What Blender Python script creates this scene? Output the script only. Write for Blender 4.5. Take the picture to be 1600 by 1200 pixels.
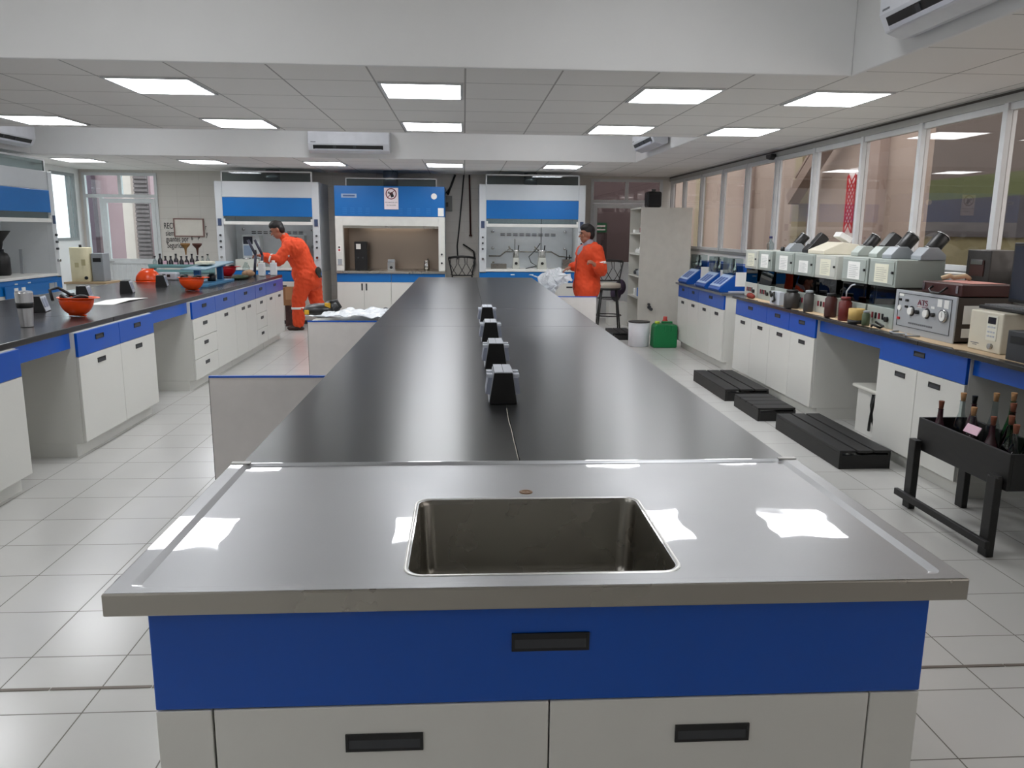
import bpy, bmesh, math, random
from mathutils import Vector, Matrix, Euler, noise
random.seed(7)
PI = math.pi
for o in list(bpy.data.objects): bpy.data.objects.remove(o)
S = bpy.context.scene
C = S.collection

# ------------------------------------------------------------------ camera, world, exposure
def cam_matrix(yaw, pitch, roll, loc):
    cy, sy, cp, sp, cr, sr = math.cos(yaw), math.sin(yaw), math.cos(pitch), math.sin(pitch), math.cos(roll), math.sin(roll)
    fw = Vector((sy*cp, cy*cp, -sp)); rt = Vector((cy, -sy, 0)); up = rt.cross(fw)
    r2 = rt*cr + up*sr; u2 = -rt*sr + up*cr
    m = Matrix((r2, u2, -fw)).transposed().to_4x4(); m.translation = loc
    return m
cam = bpy.data.objects.new('camera', bpy.data.cameras.new('camera')); C.objects.link(cam)
cam.matrix_world = cam_matrix(math.radians(3.51), math.radians(11.04), math.radians(.52), Vector((0, 0, 1.65)))
cam.data.sensor_width = 36; cam.data.lens = 1233/1600*36; cam.data.clip_end = 200
S.camera = cam
S.view_settings.view_transform = 'Standard'; S.view_settings.look = 'None'
S.view_settings.exposure = 0.57; S.view_settings.gamma = 1; S.view_settings.use_curve_mapping = False
w = bpy.data.worlds.new('sky'); S.world = w; w.use_nodes = True
w.node_tree.nodes['Background'].inputs[0].default_value = (.9, .95, 1, 1)
w.node_tree.nodes['Background'].inputs[1].default_value = 2.6
LAMP = 11.0

# ------------------------------------------------------------------ materials
def s2l(c): return tuple(((x/255)/12.92 if x/255 <= .04045 else (((x/255)+.055)/1.055)**2.4) for x in c)
MATS = {}
def mat(name, rgb, rough=.5, metal=0, spec=.5, noise_amt=0, noise_scale=8, bump=0, bump_scale=20, rough_noise=0, coat_r=.03, coat_ior=1.5, alpha=None, emit=0, coat=0, stretch=None, trans=0):
    if name in MATS: return MATS[name]
    m = bpy.data.materials.new(name); m.use_nodes = True; N = m.node_tree; n = N.nodes; L = N.links
    b = n['Principled BSDF']; c = (*s2l(rgb), 1)
    b.inputs['Base Color'].default_value = c; b.inputs['Roughness'].default_value = rough
    b.inputs['Metallic'].default_value = metal; b.inputs['Specular IOR Level'].default_value = spec
    if coat: b.inputs['Coat Weight'].default_value = coat; b.inputs['Coat Roughness'].default_value = coat_r; b.inputs['Coat IOR'].default_value = coat_ior
    if trans: b.inputs['Transmission Weight'].default_value = trans
    if emit: b.inputs['Emission Color'].default_value = c; b.inputs['Emission Strength'].default_value = emit
    if alpha is not None: b.inputs['Alpha'].default_value = alpha
    tc = n.new('ShaderNodeTexCoord'); vec = tc.outputs['Object']
    if stretch:
        mp = n.new('ShaderNodeMapping'); mp.inputs['Scale'].default_value = stretch; L.new(vec, mp.inputs[0]); vec = mp.outputs[0]
    def nz(sc, det=4):
        t = n.new('ShaderNodeTexNoise'); t.inputs['Scale'].default_value = sc; t.inputs['Detail'].default_value = det; L.new(vec, t.inputs['Vector']); return t
    if noise_amt or (not emit and not metal and alpha is None):
        amt = noise_amt or .06
        t = nz(noise_scale); r = n.new('ShaderNodeMapRange'); r.inputs['To Min'].default_value = 1-amt; r.inputs['To Max'].default_value = 1+amt
        r.inputs['From Min'].default_value = .2; r.inputs['From Max'].default_value = .8
        L.new(t.outputs['Fac'], r.inputs['Value'])
        h = n.new('ShaderNodeHueSaturation'); h.inputs['Color'].default_value = c; L.new(r.outputs[0], h.inputs['Value']); L.new(h.outputs[0], b.inputs['Base Color'])
    if rough_noise:
        t = nz(noise_scale); r = n.new('ShaderNodeMapRange'); r.inputs['To Min'].default_value = max(0, rough-rough_noise); r.inputs['To Max'].default_value = rough+rough_noise
        r.inputs['From Min'].default_value = .2; r.inputs['From Max'].default_value = .8
        L.new(t.outputs['Fac'], r.inputs['Value']); L.new(r.outputs[0], b.inputs['Roughness'])
    if bump:
        t = nz(bump_scale, 2); bu = n.new('ShaderNodeBump'); bu.inputs['Strength'].default_value = 1; bu.inputs['Distance'].default_value = bump
        L.new(t.outputs['Fac'], bu.inputs['Height']); L.new(bu.outputs[0], b.inputs['Normal'])
        if coat: L.new(bu.outputs[0], b.inputs['Coat Normal'])
    MATS[name] = m; return m
def glass(name, rgb=(235, 235, 235), ior=1.5, rough=0.0, refl=1.0):
    """thin pane: Schlick reflection that is the same from both sides, the rest passes tinted"""
    if name in MATS: return MATS[name]
    m = bpy.data.materials.new(name); m.use_nodes = True; N = m.node_tree; n = N.nodes; L = N.links; n.clear()
    o = n.new('ShaderNodeOutputMaterial'); mx = n.new('ShaderNodeMixShader'); t = n.new('ShaderNodeBsdfTransparent'); g = n.new('ShaderNodeBsdfGlossy'); f = n.new('ShaderNodeLayerWeight')
    t.inputs[0].default_value = (*s2l(rgb), 1); g.inputs['Roughness'].default_value = rough
    pw = n.new('ShaderNodeMath'); pw.operation = 'POWER'; pw.inputs[1].default_value = 5
    mu = n.new('ShaderNodeMath'); mu.operation = 'MULTIPLY_ADD'; mu.inputs[1].default_value = .96*refl; mu.inputs[2].default_value = .042*refl; mu.use_clamp = True
    L.new(f.outputs['Facing'], pw.inputs[0]); L.new(pw.outputs[0], mu.inputs[0]); L.new(mu.outputs[0], mx.inputs[0]); L.new(t.outputs[0], mx.inputs[1]); L.new(g.outputs[0], mx.inputs[2]); L.new(mx.outputs[0], o.inputs[0])
    MATS[name] = m; return m
def grid_mat(name, rgb, line, px, ox, py, oy, wd, rough=.5, axes='XY', var=.04, spec=.5):
    """tiles with joints laid out on object coordinates"""
    m = bpy.data.materials.new(name); m.use_nodes = True; N = m.node_tree; n = N.nodes; L = N.links; b = n['Principled BSDF']
    tc = n.new('ShaderNodeTexCoord'); sp = n.new('ShaderNodeSeparateXYZ'); L.new(tc.outputs['Object'], sp.inputs[0])
    def M(op, a, b2=None):
        q = n.new('ShaderNodeMath'); q.operation = op
        for i, v in enumerate((a, b2)):
            if v is None: continue
            if isinstance(v, (int, float)): q.inputs[i].default_value = v
            else: L.new(v, q.inputs[i])
        return q.outputs[0]
    cells = []; ls = []
    for ax, p, o in ((axes[0], px, ox), (axes[1], py, oy)):
        u = M('DIVIDE', M('SUBTRACT', sp.outputs[ax], o), p); fr = M('FRACT', u); d = M('MINIMUM', fr, M('SUBTRACT', 1.0, fr))
        ls.append(M('LESS_THAN', d, wd/p/2)); cells.append(M('FLOOR', u))
    ln = M('MAXIMUM', ls[0], ls[1])
    cb = n.new('ShaderNodeCombineXYZ'); L.new(cells[0], cb.inputs[0]); L.new(cells[1], cb.inputs[1])
    wn = n.new('ShaderNodeTexWhiteNoise'); L.new(cb.outputs[0], wn.inputs['Vector'])
    t = n.new('ShaderNodeTexNoise'); t.inputs['Scale'].default_value = 6; L.new(tc.outputs['Object'], t.inputs['Vector'])
    v = M('ADD', M('MULTIPLY', wn.outputs['Value'], var), M('MULTIPLY', t.outputs['Fac'], var)); v = M('ADD', v, 1-var)
    h = n.new('ShaderNodeHueSaturation'); h.inputs['Color'].default_value = (*s2l(rgb), 1); L.new(v, h.inputs['Value'])
    mx = n.new('ShaderNodeMix'); mx.data_type = 'RGBA'; L.new(ln, mx.inputs['Factor']); L.new(h.outputs[0], mx.inputs['A']); mx.inputs['B'].default_value = (*s2l(line), 1)
    L.new(mx.outputs['Result'], b.inputs['Base Color']); b.inputs['Specular IOR Level'].default_value = spec
    L.new(M('ADD', M('MULTIPLY', ln, .5), rough), b.inputs['Roughness'])
    bu = n.new('ShaderNodeBump'); bu.inputs['Distance'].default_value = .0015; bu.inputs['Strength'].default_value = .6; L.new(M('SUBTRACT', 1.0, ln), bu.inputs['Height']); L.new(bu.outputs[0], b.inputs['Normal'])
    MATS[name] = m; return m
WHITE = mat('white_laminate', (214, 213, 207), .32, noise_amt=.02, noise_scale=2)
BLUE = mat('blue_laminate', (0, 78, 176), .28, noise_amt=.03, noise_scale=2)
HBLUE = mat('hood_blue_enamel', (8, 104, 178), .3, noise_amt=.03)
HGREY = mat('hood_grey_enamel', (196, 200, 203), .35, noise_amt=.02)
HINT = mat('hood_lining', (196, 202, 206), .4)
PAINT = mat('white_paint', (236, 236, 235), .6, noise_amt=.02, noise_scale=3)
ALU = mat('white_aluminium', (205, 207, 208), .35)
ALU2 = mat('grey_aluminium', (128, 130, 130), .4)
BLACK = mat('black_plastic', (14, 14, 15), .4)
BLKM = mat('black_metal', (20, 17, 16), .4)
RUB = mat('dark_grey_plastic', (52, 54, 58), .45)
GREY = mat('grey_plastic', (150, 155, 160), .4)
LGREY = mat('light_grey_plastic', (190, 194, 202), .4)
APPG = mat('grey_green_enamel', (158, 166, 160), .4)
APPW = mat('pale_grey_enamel', (188, 190, 182), .45)
BEIGE = mat('beige_plastic', (214, 208, 190), .45)
CREAM = mat('cream_enamel', (222, 214, 180), .5)
PAPER = mat('white_paper', (232, 232, 228), .8)
PINK = mat('pink_paper', (228, 190, 205), .8)
INK = mat('grey_ink', (110, 112, 116), .8)
DINK = mat('black_ink', (40, 40, 44), .8)
RED = mat('red_plastic', (190, 22, 34), .35)
MAROON = mat('maroon_paint', (120, 22, 42), .5)
ORG = mat('orange_plastic', (236, 78, 22), .25)
CHROME = mat('chrome', (190, 190, 190), .18, 1)
STEEL = mat('brushed_steel', (176, 177, 179), .38, 1, noise_scale=3, rough_noise=.04, coat=1, coat_r=.02, coat_ior=1.8, bump=.002, bump_scale=2.6)
STEELD = mat('satin_steel', (140, 137, 130), .27, 1, noise_scale=5, rough_noise=.08)
STEELE = mat('steel_edge', (170, 166, 158), .3, 1, noise_scale=5, rough_noise=.08)
STEELH = mat('hood_steel_lining', (150, 136, 124), .34, 1, noise_scale=4, rough_noise=.08)
TOP = mat('black_epoxy', (17, 18, 20), .29, spec=1)
b_ = TOP.node_tree.nodes['Principled BSDF']; b_.inputs['Anisotropic'].default_value = .7; b_.inputs['IOR'].default_value = 1.65; tv = TOP.node_tree.nodes.new('ShaderNodeCombineXYZ'); tv.inputs[1].default_value = 1; TOP.node_tree.links.new(tv.outputs[0], b_.inputs['Tangent'])
TOPL = mat('dark_epoxy', (38, 36, 38), .22, noise_amt=.1, noise_scale=2, rough_noise=.04)
BWOOD = mat('black_stained_wood', (24, 23, 22), .55, noise_amt=.35, noise_scale=10, stretch=(8, 1, 4))
CORK = mat('cork', (168, 128, 88), .9, noise_amt=.2, noise_scale=80)
KRAFT = mat('kraft_paper', (196, 172, 140), .85, noise_amt=.08)
CARD = mat('cardboard', (160, 120, 84), .85, noise_amt=.06)
CORAL = mat('orange_cotton', (218, 72, 30), .8, noise_amt=.08, noise_scale=9)
REFL = mat('reflective_tape', (232, 230, 225), .35)
SKIN = mat('skin', (158, 104, 82), .5)
HAIR = mat('black_hair', (20, 15, 14), .6, noise_amt=.3, noise_scale=60)
BOOT = mat('brown_leather', (56, 34, 28), .5)
TEAL = mat('teal_paint', (128, 176, 178), .5)
DBLUE = mat('blue_machine_paint', (28, 94, 150), .4)
SBLUE = mat('shaker_blue', (0, 74, 160), .4)
BROWNG = mat('brown_bakelite', (62, 26, 22), .35)
CLEAR = glass('clear_glass', (225, 232, 232), 1.45)
SASH = glass('sash_glass', (205, 214, 216), 1.5)
WING = glass('tinted_window_glass', (226, 220, 216), 1.5, refl=.9)
GREENG = glass('green_glass', (120, 190, 130), 1.5)
SMOKE = glass('smoked_glass', (74, 72, 68), 1.5)
ROSEG = glass('rose_glass', (170, 130, 125), 1.5)
LIGHTM = mat('led_diffuser', (250, 252, 255), .5, emit=LAMP)

# ------------------------------------------------------------------ mesh helpers
class MB:
    def __init__(s): s.bm = bmesh.new(); s.mi = 0
    def m(s, i): s.mi = i; return s
    def _f(s, vs, smooth=False):
        try: f = s.bm.faces.new(vs)
        except ValueError: return None
        f.material_index = s.mi; f.smooth = smooth; return f
    def box(s, x0, x1, y0, y1, z0, z1, M=None):
        v = [Vector((x, y, z)) for x in (x0, x1) for y in (y0, y1) for z in (z0, z1)]
        if M: v = [M @ q for q in v]
        v = [s.bm.verts.new(q) for q in v]
        for q in ((0, 1, 3, 2), (4, 6, 7, 5), (0, 4, 5, 1), (2, 3, 7, 6), (0, 2, 6, 4), (1, 5, 7, 3)): s._f([v[i] for i in q])
        return s
    def quad(s, *p):
        s._f([s.bm.verts.new(Vector(q)) for q in p]); return s
    def prism(s, poly, axis, a, b, smooth=False):
        """poly: 2-D outline in the other two axes (cyclic order), extruded from a to b on axis"""
        def P(u, v, t): return {'x': (t, u, v), 'y': (u, t, v), 'z': (u, v, t)}[axis]
        A = [s.bm.verts.new(P(u, v, a)) for u, v in poly]; B = [s.bm.verts.new(P(u, v, b)) for u, v in poly]
        n = len(poly); s._f(A[::-1]); s._f(B)
        for i in range(n): s._f([A[i], A[(i+1) % n], B[(i+1) % n], B[i]], smooth)
        return s
    def lathe(s, prof, c=(0, 0, 0), n=20, M=None, smooth=True, cap=True):
        rings = []
        for r, z in prof:
            ring = []
            for i in range(n):
                a = 2*PI*i/n; q = Vector((r*math.cos(a), r*math.sin(a), z))
                if M: q = M @ q
                ring.append(s.bm.verts.new(q+Vector(c)))
            rings.append(ring)
        for k in range(len(rings)-1):
            for i in range(n): s._f([rings[k][i], rings[k][(i+1) % n], rings[k+1][(i+1) % n], rings[k+1][i]], smooth)
        if cap: s._f(rings[0][::-1]); s._f(rings[-1])
        return s
    def cyl(s, p0, p1, r0, r1=None, n=14, smooth=True):
        p0 = Vector(p0); p1 = Vector(p1); d = p1-p0; r1 = r0 if r1 is None else r1
        M = d.to_track_quat('Z', 'Y').to_matrix()
        return s.lathe([(r0, 0), (r1, d.length)], p0, n, M, smooth)
    def tube(s, pts, r, n=8):
        pts = [Vector(p) for p in pts]; prev = None; ref = Vector((0, 0, 1))
        for i, p in enumerate(pts):
            t = (pts[min(i+1, len(pts)-1)]-pts[max(i-1, 0)]).normalized()
            if abs(t.dot(ref)) > .95: ref = Vector((1, 0, 0)) if abs(t.x) < .9 else Vector((0, 1, 0))
            a = t.cross(ref).normalized(); b = t.cross(a).normalized(); ref = -b if abs(t.dot(b)) < .9 else ref
            ring = [s.bm.verts.new(p+a*r*math.cos(2*PI*k/n)+b*r*math.sin(2*PI*k/n)) for k in range(n)]
            if prev:
                for k in range(n): s._f([prev[k], prev[(k+1) % n], ring[(k+1) % n], ring[k]], True)
            else: s._f(ring)
            prev = ring
        s._f(prev[::-1]); return s
    def ell(s, c, r, M=None, n=16, k=10):
        pr = [(max(1e-4, math.sin(PI*i/k)), -math.cos(PI*i/k)) for i in range(k+1)]
        D = Matrix.Diagonal(Vector(r)); Q = (M @ D) if M else D
        return s.lathe(pr, c, n, Q)
    def build(s, name, mats, parent=None, loc=None, rz=0, bevel=0):
        bmesh.ops.recalc_face_normals(s.bm, faces=s.bm.faces)
        me = bpy.data.meshes.new(name); s.bm.to_mesh(me); s.bm.free()
        for q in (mats if isinstance(mats, (list, tuple)) else [mats]): me.materials.append(q)
        o = bpy.data.objects.new(name, me); C.objects.link(o)
        if parent: o.parent = parent
        if loc: o.location = loc
        if rz: o.rotation_euler.z = rz
        if bevel:
            b = o.modifiers.new('bevel', 'BEVEL'); b.width = bevel; b.segments = 2; b.limit_method = 'ANGLE'; b.angle_limit = .6
        return o
def tag(o, label=None, cat=None, group=None, kind=None):
    if label: o['label'] = label
    if cat: o['category'] = cat
    if group: o['group'] = group
    if kind: o['kind'] = kind
    return o
def thing(name, label, cat, loc=(0, 0, 0), rz=0, group=None):
    o = bpy.data.objects.new(name, None); C.objects.link(o); o.location = loc; o.rotation_euler = (0, 0, rz); o.empty_display_size = .1
    return tag(o, label, cat, group)
def struct(name, mb, mats, parent=None, **k):
    o = mb.build(name, mats, parent, **k)
    if not parent: o['kind'] = 'structure'
    return o
def dup(root, loc, rz=None, label=None, group=None, name=None):
    def cp(o, par):
        c = o.copy(); C.objects.link(c); c.parent = par
        for ch in KIDS.get(o, []) : cp(ch, c)
        return c
    KIDS = {}
    for o in bpy.data.objects:
        if o.parent: KIDS.setdefault(o.parent, []).append(o)
    r = cp(root, None); r.location = loc
    if rz is not None: r.rotation_euler.z = rz
    if label: r['label'] = label
    if group: r['group'] = group
    return r
def text(name, body, size, m, parent, loc, rot, depth=.0008, align='CENTER', sx=1, offset=0):
    cu = bpy.data.curves.new(name, 'FONT'); cu.body = body; cu.size = size; cu.extrude = depth; cu.offset = offset; cu.align_x = align; cu.align_y = 'CENTER'
    t = bpy.data.objects.new(name+'_c', cu); C.objects.link(t)
    me = bpy.data.meshes.new_from_object(t.evaluated_get(bpy.context.evaluated_depsgraph_get())); bpy.data.objects.remove(t)
    me.name = name; me.materials.clear(); me.materials.append(m)
    o = bpy.data.objects.new(name, me); C.objects.link(o)
    if parent: o.parent = parent
    o.location = loc; o.rotation_euler = rot; o.scale = (sx, 1, 1); return o
def rrect(x0, x1, y0, y1, r, k=6):
    out = []
    for cx, cy, a0 in ((x1-r, y0+r, -PI/2), (x1-r, y1-r, 0), (x0+r, y1-r, PI/2), (x0+r, y0+r, PI)):
        for i in range(k+1):
            a = a0+PI/2*i/k; out.append((cx+r*math.cos(a), cy+r*math.sin(a)))
    return out
def blob(name, m, prims, parent=None, voxel=.012, smooth=3, loc=None, folds=0):
    """one continuous skin grown over tapered limbs and ellipsoids"""
    mb = MB()
    for p in prims:
        if p[0] == 'c':
            _, a, b, r0, r1 = p; a = Vector(a); b = Vector(b)
            mb.cyl(a, b, r0, r1, 16); mb.ell(a, (r0,)*3, None, 16, 8); mb.ell(b, (r1,)*3, None, 16, 8)
        else:
            M = (p[3] if isinstance(p[3], Matrix) else Euler(p[3]).to_matrix()) if len(p) > 3 else None
            mb.ell(p[1], p[2], M, 20, 12)
    o = mb.build(name, m, None)
    r = o.modifiers.new('r', 'REMESH'); r.mode = 'VOXEL'; r.voxel_size = voxel; r.use_smooth_shade = True
    if smooth: q = o.modifiers.new('s', 'SMOOTH'); q.iterations = smooth; q.factor = .5
    me = bpy.data.meshes.new_from_object(o.evaluated_get(bpy.context.evaluated_depsgraph_get()))
    me.materials.clear(); me.materials.append(m); me.name = name
    if folds:
        ns = [v.normal.copy() for v in me.vertices]
        for v, nn in zip(me.vertices, ns):
            p = v.co*6.5; q = Vector((p.x*1.3+p.z*1.1, p.y*1.2, p.z*.8-p.x*1.0)); r = noise.noise(q*1.3)
            v.co += nn*folds*((1-abs(r)*2.4)*.6+noise.noise(q*3.1)*.35)
    for f in me.polygons: f.use_smooth = True
    bpy.data.objects.remove(o)
    o = bpy.data.objects.new(name, me); C.objects.link(o)
    if parent: o.parent = parent
    if loc: o.location = loc
    return o

# ------------------------------------------------------------------ room shell
XL, XR, YB, YF, ZC, ZT = -6.9, 3.86, 15.05, -3.0, 2.65, 3.5
FLOORM = grid_mat('floor_tiles', (200, 199, 195), (110, 106, 98), .3625, 1.94, .378, 2.54, .005, .22, var=.03)
struct('floor', MB().box(XL-.1, XR+.1, YF-.1, YB+.1, -.1, 0), FLOORM)
st = MB()
for i in range(30): st.m(0).box(XL+i*.36, XL+i*.36+.355, 2.683, 2.698, .0005, .003)
st = st.build('floor_drain_strip', mat('drain_metal', (120, 112, 104), .5, .6)); tag(st, kind='structure')
CEILM = grid_mat('ceiling_tiles', (238, 236, 233), (176, 174, 171), .6225, .0105, .675, 5.79, .012, .8, var=.015, spec=.2)
# two raised coffers: y .. and x range
COF = [(-6.1, 2.5, 2.0, 5.24), (-6.1, 2.53, 8.73, 11.93)]
cb = MB()
cb.box(XL-.1, XR+.1, YF-.1, COF[0][2]-.015, ZC, ZC+.04); cb.box(XL-.1, XR+.1, COF[0][3]+.015, COF[1][2]-.015, ZC, ZC+.04); cb.box(XL-.1, XR+.1, COF[1][3]+.015, YB+.1, ZC, ZC+.04)
for x0, x1, y0, y1 in [(a-.015, b+.015, c-.015, d+.015) for a, b, c, d in COF]: cb.box(XL-.1, x0, y0, y1, ZC, ZC+.04); cb.box(x1, XR+.1, y0, y1, ZC, ZC+.04)
struct('ceiling', cb, CEILM)
for k, (x0, x1, y0, y1) in enumerate(COF):
    c = MB()
    c.box(x0-.03, x0, y0-.03, y1+.03, ZC-.004, ZT); c.box(x1, x1+.03, y0-.03, y1+.03, ZC-.004, ZT); c.box(x0, x1, y0-.03, y0, ZC-.004, ZT); c.box(x0, x1, y1, y1+.03, ZC-.004, ZT); c.box(x0-.03, x1+.03, y0-.03, y1+.03, ZT, ZT+.05)
    struct('trim_%d' % (k+1), c, PAINT, bevel=.006)
# back wall with two door openings
WALLM = grid_mat('painted_block_wall', (204, 199, 192), (194, 189, 182), .4, 0, .2, 0, .006, .6, 'XZ', .02)
DL0, DL1, DR0, DR1, DT = -6.85, -5.54, 2.37, 3.72, 2.6
wb = MB(); wb.box(XL-.1, DL0, YB, YB+.12, 0, 3); wb.box(DL1, DR0, YB, YB+.12, 0, 3); wb.box(DR1, XR+.1, YB, YB+.12, 0, 3); wb.box(DL0, DL1, YB, YB+.12, DT, 3); wb.box(DR0, DR1, YB, YB+.12, DT, 3)
struct('wall_back', wb, WALLM)
# left wall with a tall window
W0, W1, WZ0, WZ1 = 14.0, 14.85, 1.40, 2.56
wl = MB(); wl.box(XL-.12, XL, YF, W0, 0, 3); wl.box(XL-.12, XL, W1, YB, 0, 3); wl.box(XL-.12, XL, W0, W1, 0, WZ0); wl.box(XL-.12, XL, W0, W1, WZ1, 3)
struct('wall_left', wl, PAINT)
wf = MB()
for y in (W0, W1-.05): wf.box(XL-.06, XL+.01, y, y+.05, WZ0, WZ1)
for z in (WZ0, WZ1-.05): wf.box(XL-.06, XL+.009, W0+.05, W1-.05, z, z+.05)
wf.box(XL-.06, XL+.005, W1-.2, W1-.16, WZ0, WZ1)
wo = struct('window_1', wf, ALU2); MB().box(XL-.035, XL-.03, W0+.05, W1-.05, WZ0+.05, WZ1-.05).build('pane', CLEAR, wo)
struct('wall_front', MB().box(XL-.1, XR+.1, YF-.12, YF, 0, 3), PAINT)
# right wall: parapet, header and a run of tall glazing
SZ, HZ = 1.37, 2.565
struct('wall_right', MB().box(XR, XR+.12, YF, YB, 0, SZ-.04), PAINT)
struct('trim_3', MB().box(XR-.01, XR+.12, YF, YB, HZ, ZC), mat('header_grey', (168, 168, 164), .5))
struct('trim_4', MB().box(XR-.012, XR+.0, YF, YB, ZC-.03, ZC-.012), mat('dark_gap', (70, 66, 62), .8))
struct('window_sill', MB().box(XR-.03, XR+.12, YF, YB, SZ-.04, SZ), ALU2)
mull = [14.93, 14.1, 13.05, 11.98, 10.95, 9.9, 8.83, 7.75, 6.75, 5.68, 4.6, 3.55, 2.5, 1.45, .4, -.65, -1.7, -2.9]
for i in range(len(mull)-1):
    y1, y0 = mull[i], mull[i+1]; f = MB(); wdt = .05 if i < 6 else .035
    f.box(XR-.015, XR+.06, y1-.045, y1, SZ, HZ).box(XR+.0, XR+.05, y0, y0+.03, SZ, HZ)
    f.box(XR+.001, XR+.058, y0+.03, y1-.045, HZ-.05, HZ-.001).box(XR+.001, XR+.058, y0+.03, y1-.045, SZ, SZ+.04)
    if i < 7: f.box(XR+.002, XR+.03, y1-.13, y1-.1, SZ+.04, HZ-.05)
    o = struct('window_%d' % (i+2), f, ALU); MB().box(XR+.025, XR+.03, y0+.03, y1-.045, SZ+.04, HZ-.05).build('pane', WING, o)
# doors in the back wall
def back_door(idx, x0, x1, side_left, dark):
    f = MB(); zt = 2.16
    y0, y1 = YB-.02, YB+.06
    for x in (x0, x1-.05): f.box(x, x+.05, y0, y1, 0, DT)
    f.box(x0+.05, x1-.05, y0, y1, DT-.05, DT); f.box(x0+.05, x1-.05, y0, y1, zt, zt+.06)
    xm = (x0+x1)/2; f.box(xm-.03, xm+.03, y0, y1, zt+.06, DT-.05)
    dx0 = x0+.33 if side_left else x0+.05; dx1 = x1-.05
    if side_left: f.box(dx0-.05, dx0, y0, y1, 0, zt); f.box(x0+.05, dx0-.05, y0, y1, 1.0, 1.06)
    door = struct('door_%d' % idx, f, ALU)
    MB().box(x0+.05, xm-.03, YB+.02, YB+.025, zt+.06, DT-.05).build('transom_pane', CLEAR if not dark else SMOKEP, door)
    MB().box(xm+.03, x1-.05, YB+.02, YB+.025, zt+.06, DT-.05).build('transom_pane', CLEAR if not dark else SMOKEP, door)
    lf = MB()
    for x in (dx0+.005, dx1-.075): lf.box(x, x+.07, YB-.025, YB+.03, .02, zt-.01)
    lf.box(dx0+.075, dx1-.075, YB-.025, YB+.03, zt-.09, zt-.01); lf.box(dx0+.075, dx1-.075, YB-.025, YB+.03, .98, 1.07); lf.box(dx0+.075, dx1-.075, YB-.025, YB+.03, .02, .12)
    leaf = lf.build('door_leaf', ALU, door)
    MB().box(dx0+.07, dx1-.07, YB, YB+.005, 1.07, zt-.09).build('door_pane', CLEAR if not dark else SMOKEP, leaf)
    g = MB(); n = 9
    for i in range(n):
        a = dx0+.07+(dx1-dx0-.14)*i/n; g.box(a+.004, a+(dx1-dx0-.14)/n, YB-.008, YB+.01, .12, .98)
    g.build('door_panel', ALU, leaf)
    MB().cyl((dx0+.04, YB-.06, 1.02), (dx0+.04, YB-.02, 1.02), .015).box(dx0+.03, dx0+.14, YB-.07, YB-.055, 1.01, 1.03).build('door_handle', CHROME, leaf)
    if side_left:
        MB().box(x0+.05, dx0-.05, YB+.02, YB+.025, 1.06, zt).build('side_pane', CLEAR, door); MB().box(x0+.05, dx0-.05, YB, YB+.02, .02, 1.0).build('side_panel', ALU, door)
    return door
SMOKEP = glass('brown_tinted_glass', (196, 186, 184), 1.5)
back_door(1, DL0, DL1, True, False); back_door(2, DR0, DR1, False, True)
# what stands outside: walls of the neighbouring buildings
PINKW = mat('pink_stucco', (176, 146, 150), .8, noise_amt=.05, noise_scale=3)
BEIW = mat('beige_stucco', (158, 144, 134), .8, noise_amt=.05, noise_scale=2)
struct('wall_outside_back', MB().box(-8.0, -6.62, 17.6, 17.8, 0, 3.2), PINKW)
lv = MB(); lv.box(-6.8, -6.52, 17.2, 17.23, -.1, 3.0)
for i in range(22): lv.box(-6.79, -6.53, 17.14, 17.2, 1.0+i*.085, 1.05+i*.085)
tag(lv.build('louvre_shutter', mat('louvre_grey', (110, 96, 96), .6)), 'grey slatted louvre panel seen through the left back door', 'shutter')
struct('trim_9', MB().box(-7.12, -6.92, 17.35, 17.5, 0, 3.2), mat('cream_pillar', (214, 196, 186), .8)); struct('trim_10', MB().box(-8.0, -7.7, 17.3, 17.5, 0, 3.2), mat('plum_pillar', (92, 74, 84), .8)); struct('trim_11', MB().box(-6.5, -6.44, 17.3, 17.4, 0, 1.75), MAROON)
struct('ground_outside', MB().box(-14, XL-.15, YF, 26, -.3, -.1).box(-14, 14, YB+.15, 26, -.3, -.1).box(XR+.13, 14, YF, YB+.15, -.3, -.1), mat('concrete', (150, 146, 140), .9))
struct('wall_outside_dark', MB().box(1.4, 4.6, 17.4, 17.5, 0, 3).box(1.3, 1.4, YB+.13, 17.5, 0, 3).box(3.05, 3.5, 17.0, 17.38, 0, 1.6), mat('plum_wall', (112, 103, 104), .8))
sg = thing('exit_sign', 'small green sign on the wall seen through the right back door', 'sign', (2.93, 17.38, 1.72))
MB().box(-.17, .17, -.01, .01, -.1, .1).build('sign_board', mat('green_sign', (20, 110, 70), .6), sg); MB().box(-.14, .14, -.013, -.011, .01, .05).box(-.14, .14, -.013, -.011, -.06, -.03).build('arrow_marks', PAPER, sg)
co = MB(); co.box(6.2, 6.4, 10.9, 30, -.1, 4.2); co.box(6.4, 6.45, 10.9, 11.0, -.1, 4.2)
struct('wall_outside_right', co, BEIW)
for k, (y0, y1, c) in enumerate([(11.6, 12.2, 0), (14.3, 14.6, 1), (17.0, 17.5, 0), (20.5, 20.9, 1)]):
    struct('trim_%d' % (k+5), MB().box(6.05, 6.2, y0, y1, -.1, 4.2), [mat('dusty_stucco', (150, 134, 126), .8), mat('olive_stucco', (146, 138, 112), .8)][c])
s = MB(); M = Matrix.Translation((5.9, 13.35, 2.85)) @ Matrix.Rotation(-.6, 4, 'X'); s.box(-.1, .1, -1.2, 1.1, -.1, .1, M); s.box(-.05, .05, -1.2, .75, .2, .25, M); s
tag(s.build('stair_beam', mat('stair_concrete', (132, 116, 106), .8)), 'slanting concrete stair beam outside the right-hand windows', 'beam')
far = MB(); far.box(9.3, 9.5, 2, 19, -.1, 1.65)
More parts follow.
